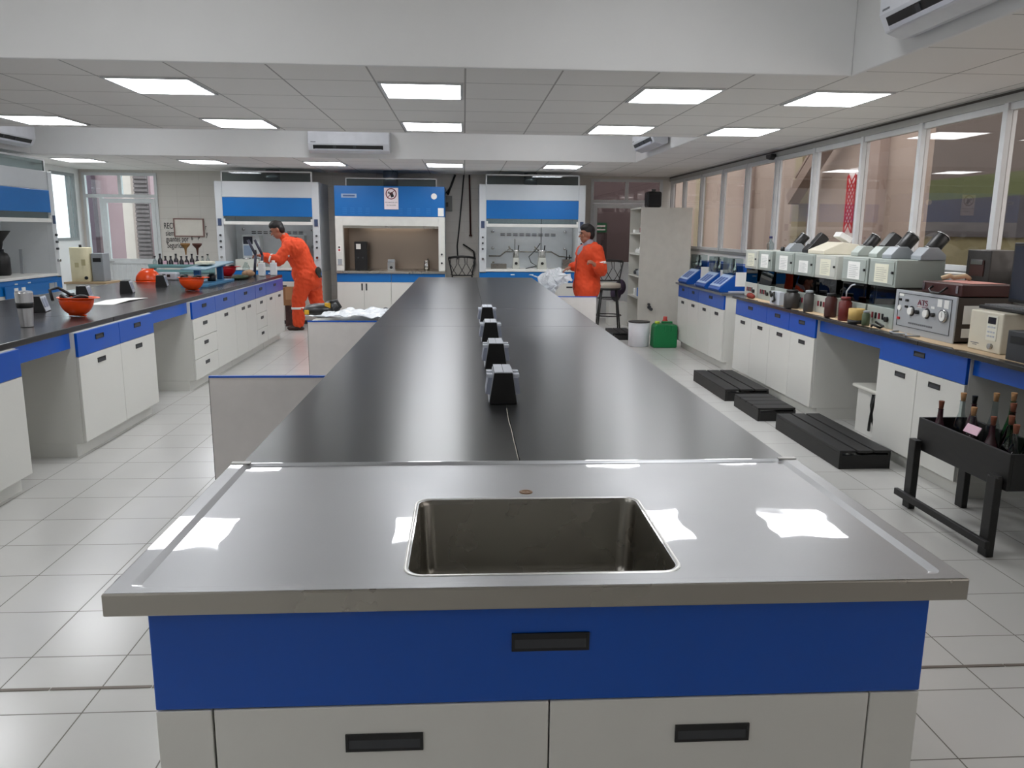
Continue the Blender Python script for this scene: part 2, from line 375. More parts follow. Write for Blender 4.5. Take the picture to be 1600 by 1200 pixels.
struct('wall_outside_far', far, mat('olive_wall', (150, 146, 112), .8)); struct('wall_outside_upper', MB().box(9.3, 9.5, 2, 19, 1.65, 2.3).box(9.25, 9.3, 2, 19, 1.6, 1.7), mat('slate_wall', (92, 92, 98), .8))
struct('unseen_shade_roof', MB().box(7.5, 9.6, 2, 19, 5.2, 5.3), mat('shade_roof_grey', (150, 140, 134), .8))  # unseen slab added over the recess to keep skylight off the far wall
struct('wall_outside_green', MB().box(9.3, 9.5, 2, 19, 2.3, 2.7), mat('green_band', (110, 122, 84), .8)); struct('wall_outside_top', MB().box(9.3, 9.5, 2, 19, 2.7, 4.2), mat('grey_band', (120, 112, 108), .8))
rb = MB(); rb.box(6.9, 7.0, 5.6, 7.6, 1.35, 2.1)
tag(rb.build('notice_board', MAROON), 'dark red board outside the nearest right-hand window', 'board')
la = MB().box(6.13, 6.15, 12.42, 12.44, 1.65, 2.55).box(6.13, 6.15, 12.68, 12.70, 1.65, 2.55)
for i in range(7):
    z = 1.78+i*.11
    for sg in (-1, 1): la.box(6.135, 6.145, -.01, .01, -.17, .17, Matrix.Translation((0, 12.56, z)) @ Matrix.Rotation(sg*.75, 4, 'X'))
lt = thing('lattice_screen', 'narrow white strip with red lattice seen through the windows', 'screen', (0, 0, 0))
la.build('lattice', mat('lattice_red', (196, 40, 50), .6), lt); MB().box(6.17, 6.19, 12.40, 12.72, .9, 2.66).build('backing', mat('white_backing', (240, 240, 240), .6), lt)

# ------------------------------------------------------------------ ceiling lights
def ceil_light(x, y, label, z=ZC):
    t = thing('ceiling_light', label, 'ceiling light', (x, y, z), 0, 'square ceiling lights')
    f = MB(); a, b, fw = .297, .325, .022
    f.box(-a, a, -b, -b+fw, -.012, -.001).box(-a, a, b-fw, b, -.012, -.001).box(-a, -a+fw, -b+fw, b-fw, -.012, -.001).box(a-fw, a, -b+fw, b-fw, -.012, -.001)
    f.build('frame', ALU, t); MB().box(-a+fw, a-fw, -b+fw, b-fw, -.009, -.002).build('diffuser', LIGHTM, t); return t
cols = {'far left': -5.9, 'left': -4.03, 'centre left': -2.165, 'centre': -.30, 'centre right': 1.565, 'right': 2.81}
l0 = None
for rn, y, cs in (('row just beyond the near beam', 6.13, ('centre left', 'centre', 'centre right', 'right')), ('row just before the far beam', 8.17, ('left', 'centre left', 'centre', 'centre right', 'right')), ('row near the back wall', 12.93, ('far left', 'left', 'centre left', 'centre', 'centre right'))):
    for q in cs:
        lab = 'square white ceiling light, %s one of the %s' % ({'left': 'left', 'right': 'right end'}.get(q, q), rn)
        if l0 is None: l0 = ceil_light(cols[q], y, lab)
        else: dup(l0, (cols[q], y, ZC), label=lab)
for x, y in ((-4.03, 1.2), (-2.165, 1.2), (-2.165, -.8)): dup(l0, (x, y, ZC), label='square white ceiling light added out of view behind the sink end as fill light')  # out-of-view lights added to brighten the island front and left floor
dup(l0, (-4.03, 6.13, ZC), label='square white ceiling light, left one of the row just beyond the near beam')
for x in (-4.6, -1.8, 1.2): dup(l0, (x, 3.6, ZT), label='square white ceiling light up inside the near ceiling recess'); dup(l0, (x, 10.4, ZT), label='square white ceiling light up inside the far ceiling recess')
# ------------------------------------------------------------------ laboratory furniture
def handle(parent, cx, cz, w=.13, h=.036, y=0.0, vertical=False):
    if vertical: w, h = h, w
    f = MB(); t = .006
    f.box(cx-w/2, cx+w/2, y-.004, y+.001, cz+h/2-t, cz+h/2).box(cx-w/2, cx+w/2, y-.004, y+.001, cz-h/2, cz-h/2+t)
    f.box(cx-w/2, cx-w/2+t, y-.004, y+.001, cz-h/2+t, cz+h/2-t).box(cx+w/2-t, cx+w/2, y-.004, y+.001, cz-h/2+t, cz+h/2-t)
    f.box(cx-w/2+t, cx+w/2-t, y-.0008, y+.001, cz-h/2+t, cz+h/2-t)
    f.m(1).prism([(y-.0035, cz-h/2+t), (y-.0008, cz-h/2+t), (y-.0008, cz+h*.12)], 'x', cx-w/2+t, cx+w/2-t)
    return f.build('handle', [BLACK, RUB], parent)
def cabinet(label, loc, rz, w, cols, depth=.6, top=.91, group=None, kick=.105, bodymat=None, name='base_cabinet', toe=.075):
    """local x runs along the front, local -y faces the user; cols = (x0, x1, [(kind, z0, z1, colour, handles)])"""
    t = thing(name, label, 'cabinet', loc, rz, group)
    b = MB(); b.box(0, w, .021, depth, kick, top); b.build('carcass', bodymat or WHITE, t, bevel=.002)
    MB().box(.004, w-.004, toe, depth-.01, .0, kick).build('plinth', bodymat or WHITE, t)
    for x0, x1, items in cols:
        for kind, z0, z1, colour, nh in items:
            g = .002
            d = MB().box(x0+g, x1-g, 0, .02, z0+g, z1-g).build(kind, BLUE if colour == 'b' else (HBLUE if colour == 'h' else WHITE), t, bevel=.0025)
            for hx in nh:
                if hx[2] == 'v': handle(d, hx[0], hx[1], .11, .028, vertical=True)
                else: handle(d, hx[0], hx[1], hx[2])
    return t
ZB0, ZB1 = .735, .908
def drw(x0, x1, n=1, hw=.13): return ('drawer', ZB0, ZB1, 'b', [(x0+(x1-x0)*(i+.5)/n, ZB1-.062, hw) for i in range(n)])
def door_(x0, x1, side=0, z0=.11, hw=.13):
    return ('door', z0, ZB0, 'w', [(x0+(x1-x0)*.5+side, ZB0-.065, hw)])
def stack(x0, x1): return [('drawer', a, b, 'w', [((x0+x1)/2, b-.07, .13)]) for a, b in ((.11, .32), (.32, .53), (.53, ZB0))]
# --- left bench (faces +x)
RL = PI/2; XF = -2.73
cabinet('white cabinet at the left edge of the photo, nearest of the left bench', (XF, 3.60, 0), RL, 1.37, [(0, .68, [drw(0, .68), door_(0, .68)]), (.68, 1.37, [drw(.68, 1.37), door_(.68, 1.37)])])
cabinet('two-door white cabinet with two blue drawers between the two knee spaces of the left bench', (XF, 5.70, 0), RL, 1.39, [(0, .695, [drw(0, .695), door_(0, .695)]), (.695, 1.39, [drw(.695, 1.39), door_(.695, 1.39)])])
cabinet('left bench cabinet with three white drawers beside one door, at the knee space', (XF, 8.10, 0), RL, 1.5, [(0, .75, [drw(0, .75)]+stack(0, .75)), (.75, 1.5, [drw(.75, 1.5), door_(.75, 1.5)])])
cabinet('left bench cabinet with one wide blue drawer over two doors', (XF, 9.603, 0), RL, .95, [(0, .95, [drw(0, .95)]), (0, .475, [door_(0, .475, .1)]), (.475, .95, [door_(.475, .95, -.1)])])
cabinet('narrow left bench cabinet with three white drawers under a small blue one', (XF, 10.556, 0), RL, .55, [(0, .55, [drw(0, .55)]+stack(0, .55))])
cabinet('left bench end cabinet beside the bending man, two doors under a wide blue drawer', (XF, 11.109, 0), RL, 1.04, [(0, 1.04, [drw(0, 1.04)]), (0, .52, [door_(0, .52)]), (.52, 1.04, [door_(.52, 1.04)])])
for i, (y0, y1) in enumerate(((4.972, 5.698), (7.092, 8.098))):
    tag(MB().box(-2.80, -2.78, y0, y1, .80, .909).build('knee_space_rail', BLUE), 'blue rail under the left bench top over the %s knee space' % ('nearer' if i == 0 else 'farther'), 'rail', 'left bench rails')
bk = MB().box(-4.28, -3.36, 3.6, 12.15, 0, .909)
tag(bk.build('bench_core', WHITE), 'white back run of cabinets under the left bench top', 'cabinet')
lt = thing('left_worktop', 'long dark grey worktop of the left bench', 'worktop', (-3.58, 8, .91))
for y0, y1 in ((3.5, 6.4), (6.402, 9.3), (9.302, 12.32)): MB().box(-.81, .81, y0-8, y1-8, 0, .04).build('slab', TOPL, lt, bevel=.004)
# --- right bench (faces -x)
RR = -PI/2; XG = 3.08
cabinet('nearest right bench cabinet, a wide blue drawer over two white doors, behind the bottle rack', (XG, 5.63, 0), RR, 1.03, [(0, 1.03, [drw(0, 1.03)]), (0, .51, [door_(0, .51, .05)]), (.51, 1.03, [door_(.51, 1.03, -.05)])], .75)
hx = [.0, .93, 1.52, 2.07]
cabinet('long right bench cabinet with three blue drawers over four white doors', (XG, 8.80, 0), RR, 2.07, [(0, .93, [drw(0, .93)]), (.93, 1.50, [drw(.93, 1.50)]), (1.50, 2.07, [drw(1.50, 2.07)])]+[(.5175*i, .5175*(i+1), [door_(.5175*i, .5175*(i+1))]) for i in range(4)], .75)
cabinet('right bench cabinet under the three blue shakers, far end beside the green jerrycan', (XG, 11.25, 0), RR, 2.03, [(0, .5, [drw(0, .5, 1, .1)]), (.5, 1.0, [drw(.5, 1.0, 1, .1)]), (1.0, 2.03, [drw(1.0, 2.03)])]+[(.5075*i, .5075*(i+1), [door_(.5075*i, .5075*(i+1))]) for i in range(4)], .75)
cabinet('right bench cabinet beside the bottle rack at the right edge of the photo', (XG, 3.70, 0), RR, 1.2, [(0, .6, [drw(0, .6), door_(0, .6)]), (.6, 1.2, [drw(.6, 1.2), door_(.6, 1.2)])], .75)
for i, (y0, y1) in enumerate(((5.632, 6.728), (3.702, 4.598))):
    tag(MB().box(3.12, 3.14, y0, y1, .80, .905).build('knee_space_rail', BLUE), 'blue rail under the right bench top over the %s knee space' % ('farther' if i == 0 else 'nearer'), 'rail', 'right bench rails')
rt = thing('right_worktop', 'long black worktop of the right bench under the grey instruments', 'worktop', (3.45, 5.8, .91))
for y0, y1 in ((2.3, 5.1), (5.102, 8.86)): MB().box(-.40, .40, y0-5.8, y1-5.8, 0, .03).build('slab', TOPL, rt, bevel=.004)
tag(MB().box(3.04, 3.85, 9.2, 11.28, .91, .935).build('shaker_worktop', mat('grey_worktop', (120, 122, 124), .3, .4)), 'thin grey worktop under the three blue shakers', 'worktop')
rnd = random.Random(3)
pl = [(3.065, 2.9)]; y = 2.9
edge = []
while y < 8.6: edge.append((3.075+rnd.uniform(-.012, .03)+(.02 if int(y*1.3) % 2 else 0), y)); y += rnd.uniform(.05, .14)
kp = MB(); kp.prism(edge+[(3.8, 8.6), (3.8, 2.9)], 'z', .9405, .9425); tag(kp.build('kraft_paper_sheet', KRAFT), 'torn brown paper laid over the right bench under the instruments', 'paper')
# small pedestal under the right knee space
pb = thing('pedestal_box', 'small white box with a cream lid and a dark cable in the right knee space', 'box', (3.42, 6.2, 0))
MB().box(-.09, .30, -.17, .17, 0, .375).build('body', WHITE, pb, bevel=.004); MB().box(-.13, .30, -.2, .2, .376, .405).build('lid', mat('lid_cream', (226, 224, 214), .5), pb, bevel=.01)
MB().tube([(-.11, -.16, .37), (-.13, -.17, .3), (-.13, -.15, .2), (-.12, -.12, .12), (-.11, -.1, .06)], .012).tube([(-.1, -.1, .36), (-.12, -.12, .28), (-.12, -.15, .17), (-.105, -.17, .1)], .01).build('cable', BLACK, pb)
# black slatted platforms on the floor
def platform(label, x0, x1, y0, y1, h, along=True):
    t = thing('slatted_platform', label, 'platform', ((x0+x1)/2, (y0+y1)/2, 0), 0, 'black wooden platforms along the right bench')
    a, b = (x1-x0)/2, (y1-y0)/2
    f = MB(); f.box(-a, -a+.02, -b, b, 0, h-.02).box(a-.02, a, -b, b, 0, h-.02).box(-a+.021, a-.021, -b, -b+.02, 0, h-.035).box(-a+.021, a-.021, b-.02, b, 0, h-.035); f.build('frame', BWOOD, t)
    n = 3 if along else 4
    for i in range(n):
        s = MB()
        if along: s.box(-a+2*a*i/n+(.008 if i else 0), -a+2*a*(i+1)/n-.008*(i < n-1), -b, b, h-.0195, h)
        else: s.box(-a, a, -b+2*b*i/n+.006, -b+2*b*(i+1)/n-.006, h-.0195, h)
        s.build('slat', BWOOD, t, bevel=.003)
    return t
platform('nearest and longest black slatted platform beside the right bench', 2.655, 3.03, 5.25, 6.41, .135)
platform('short middle black platform with crosswise slats beside the right bench', 2.60, 2.94, 6.68, 7.31, .12, False)
platform('farthest black slatted platform beside the right bench', 2.58, 3.02, 7.52, 8.62, .12)

# --- island
IX0, IX1, IY0, IYS, IY1, IZ = -.705, 1.044, 1.466, 2.345, 11.9, .95
t = thing('sink_cabinet', 'wide cabinet under the steel sink, one blue front over two white doors', 'cabinet', (0, 1.50, 0))
MB().box(-.634, -.615, .021, .82, .1, .899).box(.966, .985, .021, .82, .1, .899).box(-.615, .966, .80, .82, .1, .899).box(-.615, .966, .021, .80, .1, .12).box(-.615, .966, .021, .04, .6, .899).build('carcass', WHITE, t); MB().box(-.63, .98, .08, .81, 0, .1).build('plinth', WHITE, t)
d = MB().box(-.634, .985, 0, .02, .676, .896).build('drawer_front', BLUE, t, bevel=.003); handle(d, .177, .812, .162, .04)
MB().box(-.634, -.5225, 0, .02, .11, .673).build('side_stile', WHITE, t, bevel=.002); MB().box(.8765, .985, 0, .02, .11, .673).build('side_stile', WHITE, t, bevel=.002)
d = MB().box(-.518, .176, -.0, .02, .11, .673).build('door', WHITE, t, bevel=.003); handle(d, -.17, .59, .162, .04)
d = MB().box(.179, .873, -.0, .02, .11, .673).build('door', WHITE, t, bevel=.003); handle(d, .531, .59, .162, .04)
# sink top
sk = thing('sink_worktop', 'stainless steel sink top at the near end of the island', 'sink', (0, 0, IZ))
SX0, SX1, SY0, SY1 = -.12, .455, 1.548, 2.01
mb = MB(); bm = mb.bm
RIMW, SL, DZ = .040, .016, -.007
def loop(pts, z): return [bm.verts.new((x, y, z)) for x, y in pts]
def edges(vs): return [bm.edges.new((vs[i], vs[(i+1) % len(vs)])) for i in range(len(vs))]
inn = rrect(IX0+RIMW+SL, IX1-RIMW-SL, IY0+.026+SL, IYS-.012, .02, 4); mid = rrect(IX0+RIMW, IX1-RIMW, IY0+.026, IYS-.004, .025, 4)
hole = rrect(SX0, SX1, SY0, SY1, .035, 8)
li, lh = loop(inn, DZ), loop(hole, DZ)
bmesh.ops.triangle_fill(bm, edges=edges(li)+edges(lh), use_beauty=True)
lm = loop(mid, 0)
for i in range(len(li)): mb._f([li[i], li[(i+1) % len(li)], lm[(i+1) % len(lm)], lm[i]], True)
lo = loop([(IX0+.004, IY0+.004), (IX1-.004, IY0+.004), (IX1-.004, IYS), (IX0+.004, IYS)], 0)
bmesh.ops.triangle_fill(bm, edges=[e for e in (bm.edges.get((lm[i], lm[(i+1) % len(lm)])) for i in range(len(lm)))]+edges(lo), use_beauty=True)
mb.build('steel_top', STEEL, sk)
ap = MB(); ap.box(IX0, IX1, IY0, IY0+.012, -.048, -.0005).box(IX0, IX0+.012, IY0+.0121, IYS, -.048, -.0005).box(IX1-.012, IX1, IY0+.0121, IYS, -.048, -.0005); ap.build('apron', STEELE, sk, bevel=.0035)
bs = MB()
def ringpts(k, r, z): return [(x, y, z) for x, y in rrect(SX0+k, SX1-k, SY0+k, SY1-k, r, 8)]
prev = None
for k, r, z in ((0, .035, DZ), (.0015, .035, DZ-.004), (.004, .035, -.02), (.012, .035, -.19), (.022, .035, -.222), (.045, .03, -.232)):
    cur = [bs.bm.verts.new(p) for p in ringpts(k, r, z)]
    if prev:
        for i in range(len(cur)): bs._f([prev[i], prev[(i+1) % len(cur)], cur[(i+1) % len(cur)], cur[i]], True)
    prev = cur
bs._f(prev); bs.build('sink_bowl', STEELD, sk)
lip = MB(); a_ = [lip.bm.verts.new((x, y, DZ+.0004)) for x, y in rrect(SX0-.011, SX1+.011, SY0-.011, SY1+.011, .044, 8)]; b_ = [lip.bm.verts.new((x, y, DZ+.002)) for x, y in rrect(SX0-.006, SX1+.006, SY0-.006, SY1+.006, .04, 8)]; c_ = [lip.bm.verts.new((x, y, DZ-.002)) for x, y in rrect(SX0, SX1, SY0, SY1, .035, 8)]
for A, B in ((a_, b_), (b_, c_)):
    for i in range(len(A)): lip._f([A[i], A[(i+1) % len(A)], B[(i+1) % len(A)], B[i]], True)
lip.build('sink_lip', mat('bright_steel', (225, 224, 220), .3, .7), sk)
MB().lathe([(.02, 0), (.045, 0), (.05, .002), (.03, .004), (.03, -.004), (.001, -.004)], (.168, 1.80, -.2315), 24, cap=False).build('drain', CHROME, sk)
MB().lathe([(.0185, 0), (.0185, .0012), (.012, .002), (.011, .0008), (.005, .0012), (.0001, .003)], (.168, 2.067, DZ), 20, cap=False).build('tap_hole_plug', mat('bronze', (120, 92, 66), .45, .7), sk)
for x in (IX0+.03, IX1-.03):
    MB().box(x-.028, x+.028, IYS-.012, IYS+.006, 0, .0035).build('corner_sealant', mat('white_sealant', (225, 224, 220), .5), sk, bevel=.001)
# black top in slabs
bt = thing('island_worktop', 'long black shiny worktop of the central island', 'worktop', (.17, 7, .91))
BX0, BX1 = -.672, 1.01
for y0, y1 in ((IYS+.001, 5.80), (5.803, 7.13), (7.133, IY1)):
    for x0, x1 in ((BX0, .1685), (.1705, BX1)): MB().box(x0-.17, x1-.17, y0-7, y1-7, 0, .04).build('slab', TOP, bt)
SEAL = mat('pale_sealant', (90, 90, 88), .4)
for y in (5.8, 7.13): MB().box(BX0-.17+.02, BX1-.17-.02, y-.003-7, y+.004-7, .0385, .0406).build('joint_sealant', SEAL, bt)
MB().tube([(-.004+rnd.uniform(-.0015, .0015), y, .0402) for y in [IYS-7+.002+.08*i for i in range(10)]], .0014, 5).build('joint_sealant', mat('cream_sealant', (190, 184, 172), .5), bt)
# island carcasses on both sides with knee spaces
for sgn, xf, rz in ((-1, -.64, -PI/2), (1, .98, PI/2)):
    for k, (y0, y1) in enumerate(((2.40, 3.75), (4.75, 5.95), (7.0, 8.3), (9.3, 11.8))):
        w_ = y1-y0; yy = y1 if sgn < 0 else y0
        cabinet('white island cabinet with blue drawers on its %s side, %s from the sink' % ('left' if sgn < 0 else 'right', ('first', 'second', 'third', 'fourth')[k]), (xf, yy, 0), rz, w_, [(0, w_/2, [drw(0, w_/2), door_(0, w_/2)]), (w_/2, w_, [drw(w_/2, w_), door_(w_/2, w_)])], .6)
# side wings of the island: panels edged in blue
def wing(label, x0, x1, y, shelf=0):
    t = thing('island_wing', label, 'panel', ((x0+x1)/2, y, 0), 0)
    a = (x1-x0)/2
    MB().box(-a, a, 0, .02, .0, .893).build('board', mat('panel_grey_white', (205, 200, 196), .4), t); MB().box(-a-.002, a+.002, -.002, .022, .8935, .903).build('edge_trim', BLUE, t)
    MB().box(-a-.003 if x0 < 0 else a, -a if x0 < 0 else a+.003, .001, .019, .0, .893).build('edge_band', BLACK, t)
    if shelf: MB().box(-a, a, .022, shelf, .862, .885).build('shelf_top', WHITE, t); MB().box(-a, a, shelf-.02, shelf, 0, .861).build('back_board', WHITE, t)
    return t
wing('near blue-edged white panel standing out from the left side of the island', -1.305, -.645, 4.055)
wing('far blue-edged white side desk on the left of the island, with bags on it', -1.285, -.645, 6.55, .95)
wing('blue-edged white panel on the right of the island in front of the standing man', .985, 1.53, 9.10)

# pedestal power outlets
def outlet(label, loc, rz, two=True, s=1.0):
    t = thing('power_outlet_pedestal', label, 'outlet', loc, rz, 'pedestal power outlets')
    L_ = .19*s; H_ = .13*s; wb_, wt = .056*s, .037*s
    if two:
        MB().prism([(-wb_, 0), (wb_, 0), (wt, H_), (-wt, H_)], 'y', 0, L_).build('housing', BLACK, t, bevel=.002)
        p = MB(); p.box(-wt+.001, -.001, -.002, L_+.002, H_, H_+.004).box(.001, wt-.001, -.002, L_+.002, H_, H_+.004); p.build('top_plate', LGREY, t)
        sides = (-1, 1)
    else:
        MB().prism([(-wb_*1.3, 0), (wb_, 0), (wt*.6, H_), (-wb_*1.1, H_)], 'y', 0, L_).build('housing', BLACK, t, bevel=.002); sides = (1,)
    for sg in sides:
        f = MB(); x_b = wb_*sg; x_t = (wt if two else wt*.6)*sg; e = .003*sg
        f.prism([(x_b+e*.3, .008), (x_b+e, .006), (x_t+e, H_-.004), (x_t+e*.3, H_-.004)], 'y', .008, L_-.008)
        face = f.build('face_plate', LGREY, t)
        for k in (0, 1):
            y0 = .022+k*(L_-.04)/2; y1 = y0+(L_-.04)/2-.014; o = MB(); nrm = .018*sg if two else .006*sg
            za, zb = H_*.28, H_*.82; xa = x_b+(x_t-x_b)*.28; xb = x_b+(x_t-x_b)*.82
            o.prism([(xa+e, za), (xa+e+nrm, za+.004), (xb+e+nrm, zb), (xb+e, zb)], 'y', y0, y1)
            o.build('socket_cover', mat('socket_grey', (150, 156, 172), .3), face)
            MB().box(*(sorted((xb+e, xb+e+nrm*1.3))), y0+.01, y1-.01, zb, zb+.012).build('hinge', LGREY, face)
    return t
o0 = outlet('nearest of the four black outlet pedestals in a row down the island', (.158, 3.145, .9505), 0)
dup(o0, (.162, 3.98, .9505), label='second outlet pedestal from the sink in the row down the island')
dup(o0, (.165, 4.91, .9505), label='third outlet pedestal from the sink in the row down the island')
dup(o0, (.172, 5.90, .9505), label='farthest of the four black outlet pedestals down the island')
q0 = outlet('black outlet pedestal on the left bench beside the steel tumbler', (-3.50, 6.70, .9505), .25, False)
dup(q0, (-3.68, 7.90, .9505), label='black outlet pedestal on the left bench beyond the helmet with a cap in it')
dup(q0, (-3.60, 8.70, .9505), label='black outlet pedestal on the left bench in front of the upright orange helmet')
dup(q0, (-3.60, 9.70, .9505), label='black outlet pedestal on the left bench beside the farther upturned helmet')

# ------------------------------------------------------------------ fume hoods
def knob(parent, x, z, y=-.012): return MB().cyl((x, y-.018, z), (x, y+.012, z), .017, n=12).build('knob', RUB, parent)
def hood_lamp(parent, x0, x1, y, z, power):
    m_ = mat('hood_tube_%d' % int(power*10), (255, 246, 232), .5, emit=power)
    MB().cyl((x0, y, z), (x1, y, z), .018, n=10).build('hood_lamp', m_, parent)
def fume_hood(label, loc, rz, w, lamp=0):
    t = thing('fume_hood', label, 'fume hood', loc, rz, 'grey and blue fume hoods')
    H_ = 2.42; d = .95; pw = .12
    for x0 in (0, w-pw):
        p = MB().box(x0, x0+pw, 0, .09, .0 if 0 else .90, H_).build('pillar', HGREY, t, bevel=.004)
        for z in (1.32, 1.42, 1.52): knob(p, x0+pw/2, z)
        k = MB().box(x0+.03, x0+.09, -.012, 0, 1.68, 1.80).build('switch_plate', mat('navy_plastic', (60, 74, 104), .4), p)
        MB().cyl((x0+pw/2, -.04, 1.15), (x0+pw/2, 0, 1.15), .02).build('tap', CHROME, p)
    MB().box(pw, w-pw, .01, .05, 2.16, H_).build('upper_panel', HGREY, t, bevel=.003)
    MB().box(pw, w-pw, -.002, .03, 1.84, 2.155).build('blue_fascia', HBLUE, t, bevel=.006)
    MB().box(pw, w-pw, .04, .046, 1.74, 1.86).build('sash_glass', SASH, t)
    MB().box(pw+.002, w-pw-.002, .0, .05, 1.70, 1.755).box(pw+.002, pw+.03, .0, .03, 1.756, 1.80).box(w-pw-.03, w-pw-.002, .0, .03, 1.756, 1.80).build('sash_bar', mat('sash_white', (222, 222, 218), .4), t, bevel=.004)
    i_ = MB(); i_.box(0, .03, .09, d, .9, H_).box(w-.03, w, .09, d, .9, H_).box(pw-.02, pw-.005, .09, .75, .96, H_-.1).box(w-pw+.005, w-pw+.02, .09, .75, .96, H_-.1); i_.box(.03, w-.03, d-.02, d, .9, H_).box(.03, w-.03, .05, d-.02, H_-.02, H_)
    i_.build('shell', HGREY, t)
    ln = MB(); ln.box(pw, w-pw, .72, .74, .96, 2.3); ln.build('back_baffle', HINT, t)
    sl = MB(); n = 9
    for k in range(n):
        for z in (1.545, 1.575): sl.box(pw+.28+k*(w-2*pw-.56)/n, pw+.28+(k+.7)*(w-2*pw-.56)/n, .713, .7195, z, z+.012)
    sl = tag(sl.build('baffle_slots', BLACK, t), kind='stuff')
    for x in (pw+.14, w-pw-.14):
        for z in (1.62, 1.32): MB().ell((x, .70, z), (.028, .02, .028)).build('gas_outlet', CHROME, t)
    MB().box(pw*.9, w-pw*.9, -.015, .75, .93, .965).build('worktop', mat('sill_white', (220, 220, 216), .35), t, bevel=.004)
    MB().box(0, w, .01, d-.001, 0, .06).build('plinth', RUB, t)
    MB().box(.0, w, .02, d-.001, .06, .895).build('base', WHITE, t)
    MB().box(.0, w, .0, .019, .74, .925).build('blue_front', HBLUE, t, bevel=.003)
    for k in range(4):
        x0 = .02+k*(w-.04)/4; x1 = x0+(w-.04)/4-.006
        dd = MB().box(x0, x1, .0, .019, .07, .735).build('door', WHITE, t, bevel=.002); handle(dd, (x0+x1)/2, .66, .11, .03)
    for k in (.32, .5): MB().box(w*k-.04, w*k+.03, -.004, 0, .87, .885).build('label_strip', PAPER, t)
    fr = MB()
    for x in (pw, w-pw): fr.box(x-.012, x+.012, .03, .054, H_, 2.585)
    fr.box(pw, w-pw, .03, .054, 2.57, 2.594); fr.build('top_frame', ALU, t); MB().box(pw+.012, w-pw-.012, .04, .044, H_+.002, 2.57).build('top_screen', SASH, t)
    MB().cyl((w/2, .5, H_), (w/2, .5, ZC-.002), .12, n=20).build('duct', CHROME, t)
    if lamp: hood_lamp(t, .3, w-.3, .2, 2.2, lamp)
    return t
h1 = fume_hood('grey and blue fume hood against the back wall behind the bending man', (-4.215, 14.0, 0), 0, 1.74, 6)
h3 = fume_hood('grey and blue fume hood against the back wall behind the standing man', (.265, 14.0, 0), 0, 1.85, 10)
h0 = fume_hood('grey and blue fume hood on the left wall with a black jug in it', (-6.0, 10.45, 0), PI/2, 1.80, 5)
op = thing('outlet_panel', 'blue strip with sockets under the sill of the left wall fume hood', 'panel', (-5.985, 10.6, 0), PI/2)
MB().box(.1, 1.52, -.018, -.004, .70, .86).build('plate', HBLUE, op)
for x in (.30, .48): MB().box(x, x+.09, -.024, -.018, .74, .83).build('socket', PAPER, op)
MB().box(1.2, 1.34, -.024, -.018, .74, .84).box(1.36, 1.42, -.022, -.018, .76, .84).build('socket', GREY, op)
# the blue walk-in style hood
t = thing('blue_fume_hood', 'large blue-topped fume hood with brown steel lining and a no-phones sign', 'fume hood', (-2.215, 14.0, 0))
W2 = 1.88
MB().box(0, W2, 0, .95, 1.86, 2.37).build('blue_head', HBLUE, t, bevel=.006)
f = MB(); f.box(0, .13, .0, .12, .93, 1.858).box(W2-.11, W2, .0, .12, .93, 1.858).box(.13, W2-.11, .0, .12, 1.70, 1.858); f.build('front_frame', mat('frame_white', (216, 216, 210), .4), t, bevel=.004)
f = MB(); f.box(0, .02, .12, .95, .93, 1.858).box(W2-.02, W2, .12, .95, .93, 1.858).box(.02, W2-.02, .93, .95, .93, 1.858); f.build('outer_shell', HGREY, t)
f = MB(); f.box(.10, .125, .12, .75, .93, 1.84).box(W2-.105, W2-.08, .12, .75, .93, 1.84).box(.125, W2-.105, .735, .75, .93, 1.84).box(.125, W2-.105, .12, .735, 1.80, 1.84); f.build('steel_lining', STEELH, t)
MB().box(.13, W2-.11, .03, .06, 1.66, 1.70).build('sash_edge', STEELE, t); MB().box(-.005, W2+.005, -.03, .94, .885, .925).build('steel_sill', STEELE, t, bevel=.004)
MB().box(.0, W2, .02, .95, 0, .88).build('base', WHITE, t)
for x0, x1 in ((0, .94), (.942, W2)): MB().box(x0+.002, x1-.002, .0, .019, .735, .88).build('blue_front', HBLUE, t, bevel=.002)
for k in range(4):
    x0 = k*.47+.003; x1 = x0+.464; dd = MB().box(x0, x1, .0, .019, .06, .73).build('door', WHITE, t, bevel=.002)
    hx_ = x1-.035 if k % 2 == 0 else x0+.035; handle(dd, hx_, .65, .12, .026, vertical=True)
v = MB()
for k, x in enumerate((.17, .30, .43, .56, 1.12, 1.27, 1.42, 1.60)):
    for j in range(4): v.box(x-.035, x+.035, -.006, .0, 1.90+j*.03, 1.912+j*.03)
tag(v.build('vent_slots', mat('vent_blue', (40, 120, 190), .4), t), kind='stuff')
MB().box(.12, .38, -.004, 0, 2.17, 2.235).build('name_plate', mat('plate_silver', (150, 170, 195), .35), t); MB().box(.15, .35, -.006, -.004, 2.19, 2.215).build('plate_print', mat('plate_blue', (60, 90, 140), .4), t)
MB().cyl((1.70, -.02, 2.205), (1.70, 0, 2.205), .05, n=24).build('round_gauge', PAPER, t); MB().box(1.765, 1.865, -.003, 0, 1.87, 2.01).build('label_sheet', PAPER, t)
p = MB().box(.03, .09, -.01, 0, 1.25, 1.36).build('switch_plate', PAPER, t); MB().box(.045, .075, -.016, -.01, 1.27, 1.30).build('rocker', RED, p); MB().box(.045, .075, -.016, -.01, 1.315, 1.345).build('rocker', BLACK, p)
MB().box(.03, .10, -.014, 0, 1.03, 1.13).build('socket_plate', GREY, t)
knob(t, W2-.055, 1.22); knob(t, W2-.055, 1.07)
fr = MB()
for x in (.20, W2-.14): fr.box(x-.006, x+.006, .05, .06, 2.37, 2.50)
